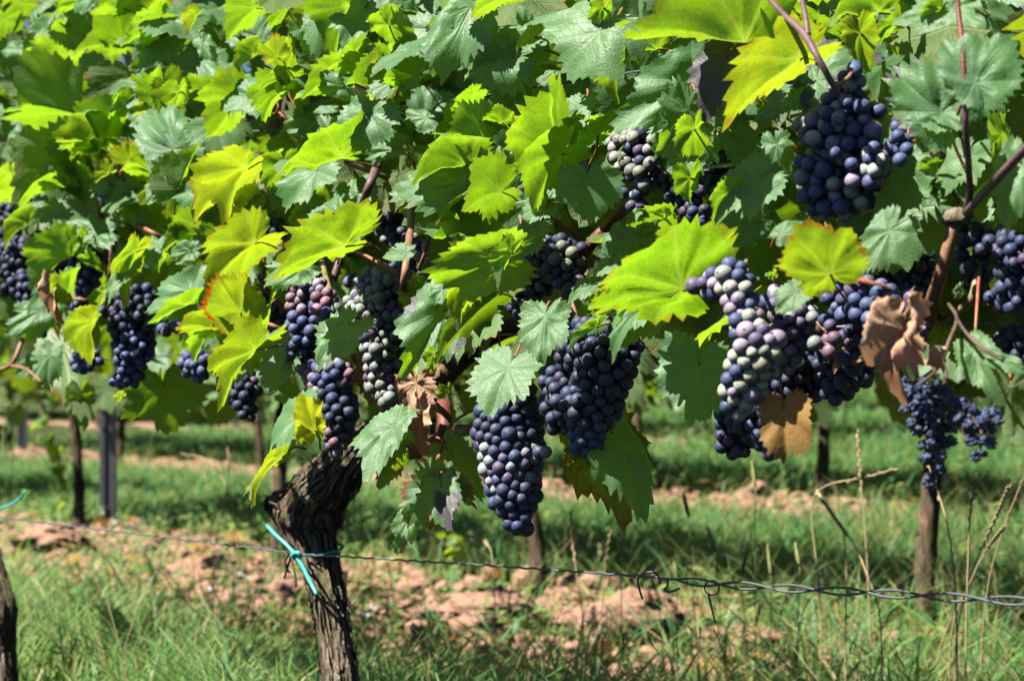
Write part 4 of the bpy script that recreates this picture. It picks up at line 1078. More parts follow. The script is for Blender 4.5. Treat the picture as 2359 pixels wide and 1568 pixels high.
def pick(pal, rr):
    L = PAL[pal]; t = rr.random() * sum(w for _, w in L)
    for c, w in L:
        t -= w
        if t <= 0: break
    v = rr.uniform(.75, 1.25)
    return tuple(min(1, x * v * rr.uniform(.93, 1.07)) for x in c)

def bunch(label, segs, q, pal, seed, dens=.62, gr=.0071, var=.12, raisin=False, maxn=150, stem_to=None, depth=.78, shell=0.0):
    """segs: list of capsules ((x,y,r),(x,y,r)) in photo pixels; pal: palette or list of (y, palette) from top to bottom"""
    rr = random.Random(seed); npr = np.random.RandomState(seed)
    caps = []
    if q < .0:
        for (a, b) in segs: EXCL.extend([(a[0], a[1], a[2]), (b[0], b[1], b[2]), ((a[0] + b[0]) / 2, (a[1] + b[1]) / 2, (a[2] + b[2]) / 2)])
    q = q - (segs[0][0][1] - 420) / 800 * .08 - (.03 if q < -.05 else 0) + (-.25 * q if q < 0 else 0)
    for (a, b) in segs:
        A = np.array(pt(a[0], a[1], q)); B = np.array(pt(b[0], b[1], q)); s = mpp((a[0] + b[0]) / 2, a[1], q)
        caps.append((A, B, a[2] * s, b[2] * s))
    # choose starting points by volume
    vols = np.array([math.pi * (np.linalg.norm(B - A) * (ra * ra + ra * rb + rb * rb) / 3 + .6 * (ra ** 3 + rb ** 3)) * depth for A, B, ra, rb in caps])
    N = int(min(maxn, dens * vols.sum() / (4.19 * gr ** 3)))
    ci = npr.choice(len(caps), N, p=vols / vols.sum())
    P = np.zeros((N, 3)); 
    for i in range(N):
        A, B, ra, rb = caps[ci[i]]
        t = npr.rand(); rad = (ra * (1 - t) + rb * t)
        d = npr.randn(3); d /= np.linalg.norm(d)
        P[i] = A + (B - A) * t + d * max(0, rad - gr) * (npr.rand() ** (.45 if not raisin else .6))
    rad = gr * np.clip(1 + npr.randn(N) * var, .55, 1.35)
    cy = np.mean([c[0][1] for c in caps])
    def inside(P):
        best = np.full(len(P), 1e9); corr = np.zeros_like(P)
        for A, B, ra, rb in caps:
            AB = B - A; t = np.clip(((P - A) @ AB) / (AB @ AB), 0, 1)
            C = A + t[:, None] * AB; d = P - C
            d2 = d.copy(); d2[:, 1] /= depth
            L = np.linalg.norm(d2, axis=1); R_ = np.maximum(.001, ra * (1 - t) + rb * t - gr * .8)
            ex = L - R_
            m = ex < best
            best[m] = ex[m]
            corr[m] = (-d * (np.maximum(ex, 0) / np.maximum(L, 1e-6))[:, None])[m]
        return corr
    for it in range(70):
        D = P[:, None, :] - P[None, :, :]
        L = np.linalg.norm(D, axis=2) + np.eye(N)
        need = (rad[:, None] + rad[None, :]) * .965
        ov = np.clip(need - L, 0, None); np.fill_diagonal(ov, 0)
        P += (D / L[:, :, None] * ov[:, :, None] * .35).sum(1)
        P += inside(P) * .55
    top = min((c for s in segs for c in s), key=lambda c: c[1])
    ptop = pt(top[0], top[1] - top[2] * .3, q)
    root = empty('grape_bunch', ptop, label, 'grape bunch', 'grape bunches hanging on the vines')
    st = MB()
    ax = []
    for A, B, ra, rb in caps:
        st.tube([Vector(A), Vector((A + B) / 2), Vector(B)], [.0016, .0014, .0009], 6, 2); ax.append((A, B))
    up = Vector(stem_to) if stem_to is not None else ptop + Vector((rr.uniform(-.01, .01), .03, .04))
    st.tube([Vector(caps[0][0]), ptop, (ptop + up) / 2 + Vector((.003, 0, 0)), up], [.0017, .0018, .0019, .0023], 7, 3)
    ytop = min(c[1] for s in segs for c in s)
    for i in range(N):
        if npr.rand() < (.0 if not raisin else 0): continue
        best = None
        for A, B in ax:
            AB = B - A; t = np.clip(((P[i] - A) @ AB) / (AB @ AB), 0, 1); C = A + (t - .06) * AB
            L = np.linalg.norm(P[i] - C)
            if best is None or L < best[0]: best = (L, C)
        C = Vector(best[1]); g = Vector(P[i])
        if raisin: 
            me = rr.choice(RM_)
        else: me = GM
        ob = bpy.data.objects.new('grape' if not raisin else 'shrivelled_grape', me); COL.objects.link(ob); ob.parent = root
        dirv = (C - g); dirv = dirv.normalized() if dirv.length > 1e-5 else Vector((0, 0, 1))
        rot = dirv.to_track_quat('Z', 'Y').to_matrix().to_4x4() @ Matrix.Rotation(rr.uniform(0, 6.28), 4, 'Z')
        m4 = rot @ Matrix.Scale(rad[i], 4); m4.translation = g - root.location
        ob.matrix_local = m4
        pl = pal
        if not isinstance(pal, str):
            # pixel row of this grape
            yy = 784 - FPX * math.tan(math.atan2(g.z - CAM_Z, g.y) - PITCH)
            pl = pal[0][1]
            for yl, nm in pal:
                if yy >= yl + rr.uniform(-18, 18): pl = nm
        ob.color = (*pick(pl, rr), {'dark': .07, 'darkmix': .06, 'greyblue': .14, 'olive': .10, 'pale': .10, 'palemix': .15, 'mixed': .2, 'pink': .12, 'purple': .13}.get(pl, .2) * rr.uniform(.7, 1.3))  # dark palettes also lose bloom, deepening their painted-in shade
        if i % 2 == 0 or raisin:
            st.tube([C, (C + g) / 2 + Vector((0, 0, .001)), g + dirv * rad[i] * .9], [.0008, .0006, .0008], 5, 1)
    st.build('stalk', M['rachis_dead' if raisin else 'rachis'], root)
    return root

EXCL = []
B_ = bunch
B_('loose bunch of mixed blue and pale green grapes high up between purple patched leaves', [((1968, 160, 26), (1950, 230, 45)), ((1945, 230, 55), (1955, 330, 95)), ((1950, 330, 118), (1930, 400, 112)), ((1925, 405, 105), (1905, 450, 62)), ((1842, 285, 26), (1880, 310, 40)), ((2060, 290, 34), (2085, 370, 40)), ((2000, 400, 60), (2040, 360, 50))], -.22, 'mixed', 1, gr=.0064, var=.15, dens=.45, maxn=190, stem_to=pt(1930, 200, -.2))
B_('long pale bunch of grey green and lavender grapes, brightest in the sun', [((1615, 660, 30), (1690, 640, 42)), ((1690, 640, 46), (1712, 720, 38)), ((1712, 720, 38), (1742, 810, 52)), ((1745, 800, 60), (1715, 890, 55)), ((1712, 890, 52), (1695, 935, 34))], -.34, [(0, 'palemix'), (700, 'palemix'), (800, 'pale')], 2, gr=.0063, dens=.62, maxn=210, stem_to=pt(1720, 600, -.2))
B_('purple and grey ripening bunch just right of the long pale bunch, under the yellow leaf', [((1790, 690, 34), (1830, 730, 48)), ((1830, 730, 52), (1800, 820, 45)), ((1870, 730, 34), (1915, 775, 34)), ((1890, 780, 30), (1915, 800, 24))], -.19, 'purple', 3, gr=.0061, dens=.6, maxn=160, stem_to=pt(1850, 690, -.08))
B_('blue bunch lying left of the forked brown cane, above the orange dead leaf', [((1945, 660, 40), (2010, 700, 58)), ((2010, 700, 60), (2080, 740, 52)), ((2080, 700, 40), (2110, 770, 34)), ((1920, 690, 28), (1950, 720, 32))], -.15, 'blue', 4, gr=.0064, dens=.6, maxn=190)
B_('dark bunch in the deep shade behind the blue one, left of the brown cane', [((2060, 590, 36), (2120, 610, 40)), ((2100, 620, 44), (2120, 670, 40)), ((2020, 640, 26), (2060, 640, 32))], -.04, 'dark', 5, maxn=130, gr=.0063)
B_('large black bunch in shadow behind the hanging golden dead leaf', [((1705, 950, 58), (1695, 1010, 50)), ((1800, 890, 60), (1740, 960, 58)), ((1820, 840, 50), (1800, 900, 50)), ((1690, 1000, 38), (1690, 1030, 26)), ((1760, 1000, 40), (1770, 1030, 26))], -.1, 'dark', 6, maxn=250, gr=.0064)
B_('black shaded bunch with a blunt end left of the orange dead leaf', [((1860, 845, 50), (1960, 855, 50)), ((1950, 850, 46), (1925, 905, 34)), ((1890, 880, 38), (1880, 905, 26)), ((1980, 840, 34), (1995, 850, 28))], -.08, 'dark', 7, maxn=170, gr=.0064)
B_('broad dark blue bunch tapering to a point in the middle, beneath the big yellow leaf', [((1330, 800, 66), (1410, 800, 72)), ((1290, 880, 50), (1330, 920, 62)), ((1400, 830, 70), (1370, 930, 66)), ((1365, 930, 58), (1350, 1010, 42)), ((1280, 930, 40), (1290, 970, 34)), ((1348, 1010, 36), (1342, 1035, 22))], -.16, [(0, 'dark'), (985, 'blue')], 8, maxn=290, gr=.0066)
B_('dark bunch in the middle between the lime green leaves, above the broad one', [((1200, 590, 44), (1310, 590, 50)), ((1230, 640, 50), (1200, 690, 40)), ((1300, 620, 48), (1320, 660, 32)), ((1190, 690, 32), (1215, 710, 30))], -.08, 'darkmix', 9, maxn=200, gr=.0067)
B_('lowest blue bunch hanging to a point under everything else, some grey grapes in its middle', [((1190, 900, 46), (1180, 960, 60)), ((1170, 980, 82), (1180, 1060, 74)), ((1178, 1060, 72), (1186, 1140, 58)), ((1184, 1140, 56), (1195, 1205, 26)), ((1105, 1015, 26), (1130, 1020, 34)), ((1240, 1040, 28), (1268, 1040, 16))], -.17, [(0, 'dark'), (1040, 'greyblue'), (1115, 'dark')], 10, maxn=290, gr=.0067, stem_to=pt(1200, 850, -.05))
B_('olive and grey half ripe bunch beside the brown cane left of centre', [((860, 660, 46), (900, 690, 50)), ((820, 700, 30), (850, 720, 46)), ((870, 720, 60), (885, 800, 52)), ((885, 800, 50), (878, 880, 38)), ((880, 880, 32), (893, 918, 18)), ((930, 720, 26), (945, 745, 22))], -.18, 'olive', 11, gr=.0067, maxn=210, stem_to=pt(930, 645, -.08))
B_('pink shouldered bunch with blue grapes below, under the yellow leaf left of centre', [((672, 650, 30), (720, 660, 38)), ((700, 690, 44), (710, 760, 46)), ((700, 760, 42), (690, 830, 34)), ((745, 690, 34), (755, 720, 30))], -.2, [(0, 'pink'), (730, 'blue')], 12, gr=.0068, maxn=170)
B_('dark blue bunch with purple tip hanging just above the old trunk', [((720, 860, 32), (780, 865, 40)), ((760, 880, 50), (780, 950, 48)), ((780, 950, 46), (778, 1010, 34)), ((776, 1010, 30), (775, 1040, 18))], -.17, [(0, 'pink'), (905, 'dark'), (985, 'purple')], 13, gr=.0068, maxn=190)
B_('blue grapes half hidden behind the brown cane left of centre', [((925, 615, 30), (975, 650, 30)), ((960, 660, 28), (955, 690, 22)), ((800, 640, 20), (830, 650, 22))], -.02, 'blue', 14, maxn=70)
B_('small grey and blue bunch in the gap above the small pale leaf', [((880, 510, 26), (910, 500, 22)), ((890, 540, 26), (935, 550, 30)), ((970, 560, 30), (990, 590, 30))], -.04, 'greyblue', 15, maxn=70)
B_('purple green bunch under the white tipped leaf, upper right of centre', [((1420, 330, 28), (1490, 325, 34)), ((1440, 370, 40), (1500, 400, 40)), ((1460, 440, 38), (1475, 470, 32)), ((1345, 380, 16), (1352, 400, 16))], -.06, [(0, 'olive'), (400, 'purple')], 16, maxn=150, gr=.0065)
B_('dark blue bunch in shade behind the narrow hanging leaf, upper right of centre', [((1560, 440, 40), (1600, 420, 40)), ((1650, 370, 40), (1660, 440, 36)), ((1590, 470, 34), (1620, 500, 28)), ((1560, 490, 22), (1575, 500, 22))], -.05, 'dark', 17, maxn=160, gr=.0064)
B_('shrivelled bunch of raisin like blue grapes drying on red stalks', [((2090, 900, 26), (2180, 930, 60)), ((2110, 930, 40), (2150, 980, 48)), ((2155, 1000, 46), (2155, 1060, 34)), ((2150, 1070, 28), (2145, 1105, 18)), ((2230, 960, 46), (2280, 970, 36)), ((2260, 990, 40), (2258, 1045, 28))], -.22, 'blue', 18, gr=.0064, var=.16, raisin=True, maxn=170, dens=.6, stem_to=pt(2175, 830, -.18))
B_('dark bunch at the far left edge beside a yellow leaf', [((10, 560, 40), (60, 580, 46)), ((40, 620, 50), (40, 670, 42)), ((85, 590, 24), (95, 620, 20))], -.06, 'dark', 19, maxn=150)
B_('dark blue bunch just left of the longest left bunch, half covered by leaves', [((160, 575, 28), (220, 570, 38)), ((195, 600, 38), (200, 640, 34)), ((190, 650, 26), (180, 740, 22))], -.1, 'blue', 20, maxn=130)
B_('longest dark blue bunch on the left, hanging free under the leaves', [((260, 700, 44), (340, 700, 52)), ((300, 740, 58), (310, 800, 48)), ((310, 800, 46), (300, 860, 34)), ((285, 865, 28), (275, 880, 22)), ((380, 730, 32), (400, 760, 28))], -.14, [(0, 'dark'), (760, 'blue')], 21, maxn=220)
B_('short blue bunch below the torn yellow leaf on the left', [((190, 820, 26), (215, 825, 24)), ((175, 840, 18), (200, 845, 16))], -.16, 'blue', 22, maxn=50)
B_('small blue bunch under the orange curled leaf, left of centre', [((440, 830, 30), (465, 840, 30)), ((440, 850, 24), (462, 865, 20))], -.15, 'blue', 23, maxn=60)
B_('shaded black bunch hanging low in front of the grass, left of the old trunk', [((555, 850, 30), (565, 900, 38)), ((560, 910, 38), (568, 950, 24))], -.08, 'dark', 24, maxn=90)
B_('small greyish bunch at the left edge in front of the far metal post', [((60, 750, 16), (95, 745, 24)), ((75, 760, 18), (95, 765, 14))], -.1, 'greyblue', 25, maxn=40)
B_('dark bunch behind the red leaf stalks left of the pink shouldered bunch', [((600, 700, 34), (640, 740, 36)), ((620, 770, 30), (600, 820, 26)), ((620, 520, 22), (645, 530, 22))], -.02, 'dark', 26, maxn=110)
B_('dark bunch at the right edge behind the olive cane', [((2300, 570, 40), (2370, 590, 56)), ((2340, 640, 52), (2380, 680, 50)), ((2300, 680, 30), (2330, 700, 28))], -.06, 'dark', 27, maxn=170, gr=.006)
B_('dark grapes at the right edge below the twisted upper wires', [((2300, 780, 26), (2370, 780, 40)), ((2310, 810, 20), (2360, 820, 26))], -.04, 'dark', 28, maxn=100, gr=.006)
B_('dusky bunch in the top right corner', [((2370, 10, 20), (2395, 40, 26))], -.2, 'purple', 29, maxn=20)
B_('dark bunch deep in the leaves, upper left edge', [((20, 300, 22), (60, 310, 28)), ((0, 480, 26), (20, 500, 26))], 0, 'dark', 30, maxn=60)

# ------------------------------------------------------------------ the leaves between and behind them
rr = random.Random(77)
mass = {'l': Mass(), 'm': Mass(), 'r': Mass()}
def filler(q, step, single, xlo=-330, xhi=2760, ylo=-420, shrink=0, small=1.0):
    y = ylo
    while y < 980:
        x = xlo
        while x < xhi:
            # leaves shrink in the picture towards the far left
            z = C0 / (K + (x - 1179.5) / FPX)
            st = step * 2.7 / z
            jx = x + rr.uniform(-.5, .5) * st; jy = y + rr.uniform(-.5, .5) * st
            x += st
            lim = np.interp(jx, _bx, _by) - shrink
            if jy > lim - 45 * 2.7 / z: continue
            if q < .05 and any(math.hypot(jx - ex, jy + 30 - ey) < er + 34 for ex, ey, er in EXCL) and rr.random() < .93: continue
            p = pt(jx, jy, q + rr.uniform(-.045, .045) - (.05 * (jy - 420) / 800 if single else 0))
            size = rr.uniform(.036, .074) * small
            fr = rand_frame(rr)
            key = vine_of(p)
            if single and -60 < jx < 2420 and jy > -70:
                ob = bpy.data.objects.new('leaf', rr.choice(VAR)); COL.objects.link(ob)
                v = vroot[key]; ob.parent = v; leaf_count[key] += 1
                m4 = fr.to_4x4(); m4.translation = p
                ob.matrix_local = Matrix.Translation(-v.location) @ m4 @ Matrix.Scale(size, 4)
                ob.color = (rr.uniform(0, .35), max(0, rr.uniform(-.3, .5)), 0, rr.uniform(.65, 1))  # lower alpha darkens the transmitted colour, painting in shade between leaves
            else:
                mass[key].add(rr, p, size, fr)
        y += step * .9
filler(-.07, 110, True, ylo=-90)
filler(-.15, 150, True, xlo=-60, xhi=1150, ylo=-80, shrink=60, small=.8)
filler(.08, 118, False, ylo=-150)
filler(.17, 118, False, ylo=-170)
filler(.27, 118, False, ylo=-220)
filler(.38, 125, False, ylo=-220)
for k_ in mass:
    ob = link('inner_leaves', mass[k_].mesh('inner_leaves'), vroot[k_]); ob['kind'] = 'stuff'
print('leaf objects', leaf_count)

B_('black bunch tucked between the two canes at the right, above the raisins', [((2225, 540, 34), (2265, 560, 38)), ((2240, 590, 40), (2250, 650, 34))], -.06, 'dark', 31, maxn=130, gr=.0062)
B_('black bunch hanging beside the thin left cane, partly behind pale leaves', [((95, 560, 36), (120, 600, 40)), ((80, 640, 40), (70, 700, 34))], -.12, 'dark', 32, maxn=130)
B_('dark bunch in shade above the orange dead leaf, right of the pale long bunch', [((1960, 760, 40), (2040, 780, 44)), ((1990, 800, 40), (1960, 830, 34))], -.13, 'dark', 33, maxn=130, gr=.0064)

# blackened stalk above the raisins
cane('dead_stalk', 'r', [(2185, 700, -.12), (2205, 735, -.16), (2185, 790, -.19), (2172, 830, -.2), (2150, 860, -.21), (2120, 885, -.21)], [4, 5, 5, 5, 4, 4], 'cane_dead', n=7)
cane('dead_stalk', 'r', [(2205, 735, -.16), (2225, 765, -.17), (2255, 795, -.17), (2310, 830, -.17)], [4, 4, 5, 5], 'cane_dead', n=7)
cane('dead_stalk', 'r', [(2172, 830, -.2), (2180, 870, -.2), (2160, 905, -.21)], [4, 4, 3], 'cane_dead', n=7)

# ------------------------------------------------------------------ wires and ties
def strand(pts_, r_, n, amp, per, phase, q0=-.055):
    P = px_path(pts_, q0)
    out = []
    L = 0
    for i in range(len(P) - 1):
        seg = (P[i + 1] - P[i]); ln = seg.length; k = max(2, int(ln / .0045))
        for j in range(k):
            t = j / k; l = L + ln * t
            w = 2 * math.pi * l / per + phase
            out.append(P[i] + seg * t + Vector((0, amp * math.cos(w), amp * math.sin(w))))
        L += ln
    out.append(P[-1])
    return out
wl = [(-420, 1150, 0), (-200, 1170, 0), (0, 1192, -.02), (330, 1231, -.03), (655, 1271, -.055), (700, 1277, -.065), (770, 1280, -.065), (1100, 1300, -.06), (1475, 1326, -.06)]
wr_ = [(1475, 1326, -.06), (1560, 1335, -.06), (1640, 1344, -.06), (1800, 1354, -.06), (2000, 1364, -.06), (2200, 1376, -.06), (2380, 1386, -.06), (2700, 1402, -.06)]
wire = empty('trellis_wire', pt(770, 1280, -.065), 'crimped galvanised wire crossing low in front, twisted double towards the right', 'wire')
MB().tube(strand(wl + wr_[1:2], 0, 0, .0006, .034, 0) + strand(wr_[1:], 0, 0, .0034, .15, 0), .00125, 7, 1).build('strand', M['wire'], wire)
MB().tube(strand(wr_[1:], 0, 0, .0034, .15, 3.14), .00125, 7, 1).build('strand', M['wire'], wire)
MB().tube(px_path([(1480, 1379, -.07), (1472, 1352, -.07), (1470, 1332, -.07), (1486, 1319, -.07), (1508, 1318, -.068), (1518, 1330, -.064), (1519, 1341, -.066), (1524, 1332, -.066), (1537, 1335, -.066), (1537, 1350, -.066), (1530, 1358, -.066), (1545, 1362, -.064), (1566, 1354, -.06)]), .00125, 7, 4).build('hooked_end', M['wire'], wire)
tie = empty('wire_tie', pt(1640, 1345, -.07), 'small rusty wire loop with a dangling end on the low wire', 'tie')
lp = [(1640 + 17 * math.cos(a), 1353 + 17 * math.sin(a), -.07 + .004 * math.sin(a)) for a in [i * 6.283 / 12 for i in range(13)]]
MB().tube(px_path(lp), .0008, 6, 2).build('loop', M['rust'], tie)
MB().tube(px_path([(1632, 1365, -.07), (1636, 1385, -.07), (1642, 1410, -.07), (1648, 1434, -.07)]), [.001, .0013, .001, .0012], 6, 3).build('end', M['rust'], tie)

def teal_tie(name, loc, label, parts):
    t = empty(name, loc, label, 'string')
    for nm, pl_, r_ in parts:
        MB().tube(pl_, r_, 9, 4).build(nm, M['teal'], t)
    return t
kp = pt(682, 1279, -.075)
cen = pt(733, 1270, 0); R0 = .034
loop = []
for i in range(15):
    a = math.radians(-125 + i * 19)
    loop.append(Vector((cen.x + R0 * math.cos(a), cen.y + R0 * math.sin(a), cen.z - .003 + .012 * (0.5 + .5 * math.sin(a + .6)))))
teal_tie('string_tie', kp, 'teal plastic string knotted round the gnarled trunk and the wire', [
    ('tail', px_path([(616, 1211, -.085), (636, 1232, -.085), (662, 1256, -.08), (682, 1278, -.075)]), .0024),
    ('tail', px_path([(682, 1280, -.078), (698, 1306, -.085), (715, 1340, -.09), (730, 1369, -.09)]), .0023),
    ('knot', px_path([(672, 1279, -.078), (684, 1272, -.085), (692, 1280, -.08), (682, 1287, -.075), (674, 1278, -.08)]), .0028),
    ('loop', [kp] + loop[::1] , .0019)])
teal_tie('string_tie', pt(0, 1172, -.04), 'teal plastic string end at the left edge above the wire', [
    ('tail', px_path([(-30, 1185, -.05), (0, 1171, -.06), (28, 1160, -.06), (48, 1145, -.06), (58, 1131, -.06)]), .0021),
    ('loop', px_path([(-30, 1180, -.05), (-20, 1195, -.06), (4, 1202, -.05), (-10, 1210, -.03)]), .0021)])
# upper wires
uw = empty('training_wire', pt(2250, 750, 0), 'pair of slack wires running through the leaves at the right edge', 'wire')
MB().tube(px_path([(2130, 752, -.02), (2220, 748, -.03), (2280, 745, -.03), (2360, 748, -.03), (2500, 748, -.03)]), .0013, 7, 4).build('strand', M['wire'], uw)
MB().tube(px_path([(2180, 752, -.03), (2215, 770, -.04), (2238, 800, -.05), (2270, 806, -.05), (2359, 782, -.04), (2480, 740, -.03)]), .0013, 7, 4).build('strand', M['wire'], uw)
cw = empty('training_wire', pt(1500, 765, 0), 'grey wire laid along the old horizontal branch in the middle', 'wire')
MB().tube(px_path([(2000, 752, 0), (1620, 757, -.01), (1540, 766, -.01), (1400, 770, 0), (1100, 772, .02), (700, 800, .04), (200, 830, .04), (-200, 850, .04)]), .0013, 7, 3).build('strand', M['wire'], cw)
fw = empty('foliage_wire', pt(400, 560, -.05), 'grey foliage wire glimpsed between the leaves on the left', 'wire')
MB().tube(px_path([(-200, 335, -.08), (60, 330, -.1), (250, 318, -.1), (350, 312, -.1), (620, 300, -.08), (1100, 222, -.06), (1700, 130, -.05), (2450, 20, -.02)]), .0013, 7, 3).build('strand', M['wire'], fw)

# ------------------------------------------------------------------ rows behind
def row_pt(px, p):
    u = (px - 1179.5) / FPX
    Y = p * KN / (K + u)
    x = u * Y
    return Vector((x, Y, float(ground_z(np.array(x), np.array(Y)))))
def bg_crown(seed, n):
    rr = random.Random(seed); m = Mass()
    for i in range(n):
        s = rr.uniform(-.85, .85); h = .52 + .95 * rr.random() ** 1.1; t = rr.gauss(0, .16)
        if h < .62 and rr.random() < .4: continue
        xy = ROWDIR * s + np.array((1, K)) / KN * t
        m.add(rr, (xy[0], xy[1], h), rr.uniform(.06, .095), rand_frame(rr))
    return m.mesh('crown')
CR = [bg_crown(900 + i, 560) for i in range(4)]
def bg_vine(loc, seed, label, group, lean=0.0):
    rr = random.Random(seed)
    v = empty('background_vine', loc, label, 'grapevine', group)
    P = [loc + Vector((0, 0, -.06)), loc + Vector((rr.uniform(-.01, .01), 0, .14)), loc + Vector((rr.uniform(-.02, .02) + lean, .01, .34)), loc + Vector((rr.uniform(-.02, .02) + lean, 0, .54)), loc + Vector((lean * 1.5, .02, .75))]
    me, _V = trunk_mesh('trunk', M['bark'], P, [.027, .022, .020, .020, .016], seed, n=20, steps=8)
    link('trunk', me, v)
    ob = bpy.data.objects.new('crown', rr.choice(CR)); COL.objects.link(ob); ob.parent = v; ob['kind'] = 'stuff'
    ob.rotation_euler = (0, 0, math.pi * rr.choice([0, 1])); ob.scale = (1, 1, rr.uniform(.92, 1.06))
    return v
p2, p3 = P1 + ROWGAP, P1 + 2 * ROWGAP
for px_, lb in ((182, 'dark slender vine trunk in the second row beside the metal post'), (648, 'second row vine trunk showing just left of the gnarled knob'), (1232, 'second row vine whose trunk stands under the lowest blue bunch'), (2140, 'second row vine trunk wrapped in dry grass below the shrivelled bunch'),
               (2700, None), (3400, None), (4400, None), (-250, None), (-560, None)):
    bg_vine(row_pt(px_, p2), int(px_) + 1000, lb or 'further second row vine half hidden by the near leaves', 'vines of the second row', -.02 if px_ == 1232 else 0.0)
for px_, lb in ((1888, 'third row vine trunk in the grass right of the hanging golden leaf'), (275, 'third row vine trunk glimpsed beside the metal post'), (22, 'third row vine trunk at the left edge beside the farther post'), (1000, 'third row vine behind the trunk gap'), (1450, 'third row vine behind the broad dark bunch'),
               (2420, None), (3100, None), (4000, None), (-200, None), (600, 'third row vine far behind the left leaves')):
    bg_vine(row_pt(px_, p3), int(px_) + 2000, lb or 'further third row vine almost hidden by nearer rows', 'vines of the third row')
for r_ in range(3, 7):
    pr = P1 + r_ * ROWGAP
    s0 = along(*row_pt(1180, pr).xy)
    for i in range(-5, 10):
        n_ = np.array((1, K)) / KN
        xy = n_ * pr + ROWDIR * (s0 + i * 1.3 + R.uniform(-.1, .1))
        if xy[1] < 1: continue
        bg_vine(Vector((xy[0], xy[1], float(ground_z(np.array(xy[0]), np.array(xy[1]))))), 3000 + r_ * 50 + i, 'vine of the distant rows, blurred green', 'vines of the distant rows')
def post(px_, p, label):
    loc = row_pt(px_, p)
    t = empty('metal_post', loc, label, 'post', 'posts of the vine rows')
    # open profile: web with two folded flanges
    w, d, th, h = .029, .022, .003, 1.75
    prof = [(-w, d), (-w, -d), (-w * .35, -d), (-w * .2, -d * .3), (w * .2, -d * .3), (w * .35, -d), (w, -d), (w, d), (w - th, d), (w - th, -d + th), (w * .45, -d + th), (w * .25, -d * .3 + th), (-w * .25, -d * .3 + th), (-w * .45, -d + th), (-w + th, -d + th), (-w + th, d)]
    b = MB(); n = len(prof)
    V = [loc + Vector((x, y, -.1)) for x, y in prof] + [loc + Vector((x, y, h)) for x, y in prof]
    b.add(V, [(i, (i + 1) % n, n + (i + 1) % n, n + i) for i in range(n)])
    b.build('profile', M['post'], t, smooth=False)
    hk = MB()
    for k in range(5):
        z = .35 + k * .3
        hk.tube([loc + Vector((-w, -.005, z)), loc + Vector((-w - .008, -.008, z + .004)), loc + Vector((-w - .007, -.008, z + .018))], .002, 6, 2)
    hk.build('wire_hook', M['post'], t)
post(250, p2, 'grey metal profile post standing in the second row at left')
post(52, p3, 'farther grey metal post near the left edge')
post(3000, p2, 'grey metal post beyond the right edge')

# ------------------------------------------------------------------ soil lumps
def clod(px_, py_, wpx, hpx, seed, label, q=None, group='lumps of pinkish soil'):
    c = gpt(px_, py_ + hpx * .5)
    s = c.y / FPX
    r_ = np.random.RandomState(seed)
    n, m = 48, 28
    V = []; F = []
    for i in range(m):
        a = math.pi * (i + .5) / m
        for k in range(n):
            w = 2 * math.pi * k / n
            d = np.array((math.sin(a) * math.cos(w), math.sin(a) * math.sin(w), math.cos(a)))
            rad = 1 + .8 * (float(fbm(np.array(d[0] * 1.9 + seed * 3.1 + 20), np.array(d[1] * 1.9 + d[2] * 2.3 + 20), 5)) - .47) - .35 * abs(float(fbm(np.array(d[0] * 4 + seed + 9), np.array(d[1] * 3 + d[2] * 4 + 9), 3)) - .45)
            V.append(tuple(np.array(c) + d * rad * np.array((wpx * .5 * s, wpx * .42 * s, hpx * .62 * s)) + np.array((0, wpx * .2 * s, hpx * .15 * s))))
    for i in range(m - 1):
        for k in range(n):
            F.append((i * n + k, (i + 1) * n + k, (i + 1) * n + (k + 1) % n, i * n + (k + 1) % n))
    F.append(tuple(range(n))); F.append(tuple(reversed(range((m - 1) * n, m * n))))
    o = MB().add(V, F).build('soil_clod', M['clod'], smooth=False)
    o.location = (0, 0, 0)
    tag(o, label, 'clod', group)
    return o
clod(1470, 1395, 230, 150, 1, 'big smooth pinkish lump of soil under the hooked wire end')
clod(1130, 1385, 260, 130, 2, 'rough crumbly soil heap below the middle of the wire')
clod(1010, 1430, 150, 70, 3, 'low crumbly clod left of the rough soil heap')
clod(1745, 1480, 200, 90, 4, 'sunlit soil lump at the lower right among grass blades')
clod(2230, 1540, 190, 70, 5, 'flat soil lump in the bottom right corner')
clod(480, 1310, 200, 80, 6, 'sunlit clod under the wire left of the trunk')
clod(640, 1360, 140, 80, 7, 'crumbly clod just left of the old trunk')
clod(110, 1240, 170, 60, 8, 'soil lump near the dark second row trunk at left')
clod(1700, 1120, 120, 40, 9, 'far sunlit clod in the third row below the golden leaf')
clod(2230, 1160, 150, 50, 10, 'far pink clod right of the grass wrapped trunk')
clod(1230, 1330, 110, 60, 11, 'clod at the foot of the second row trunk in the middle')

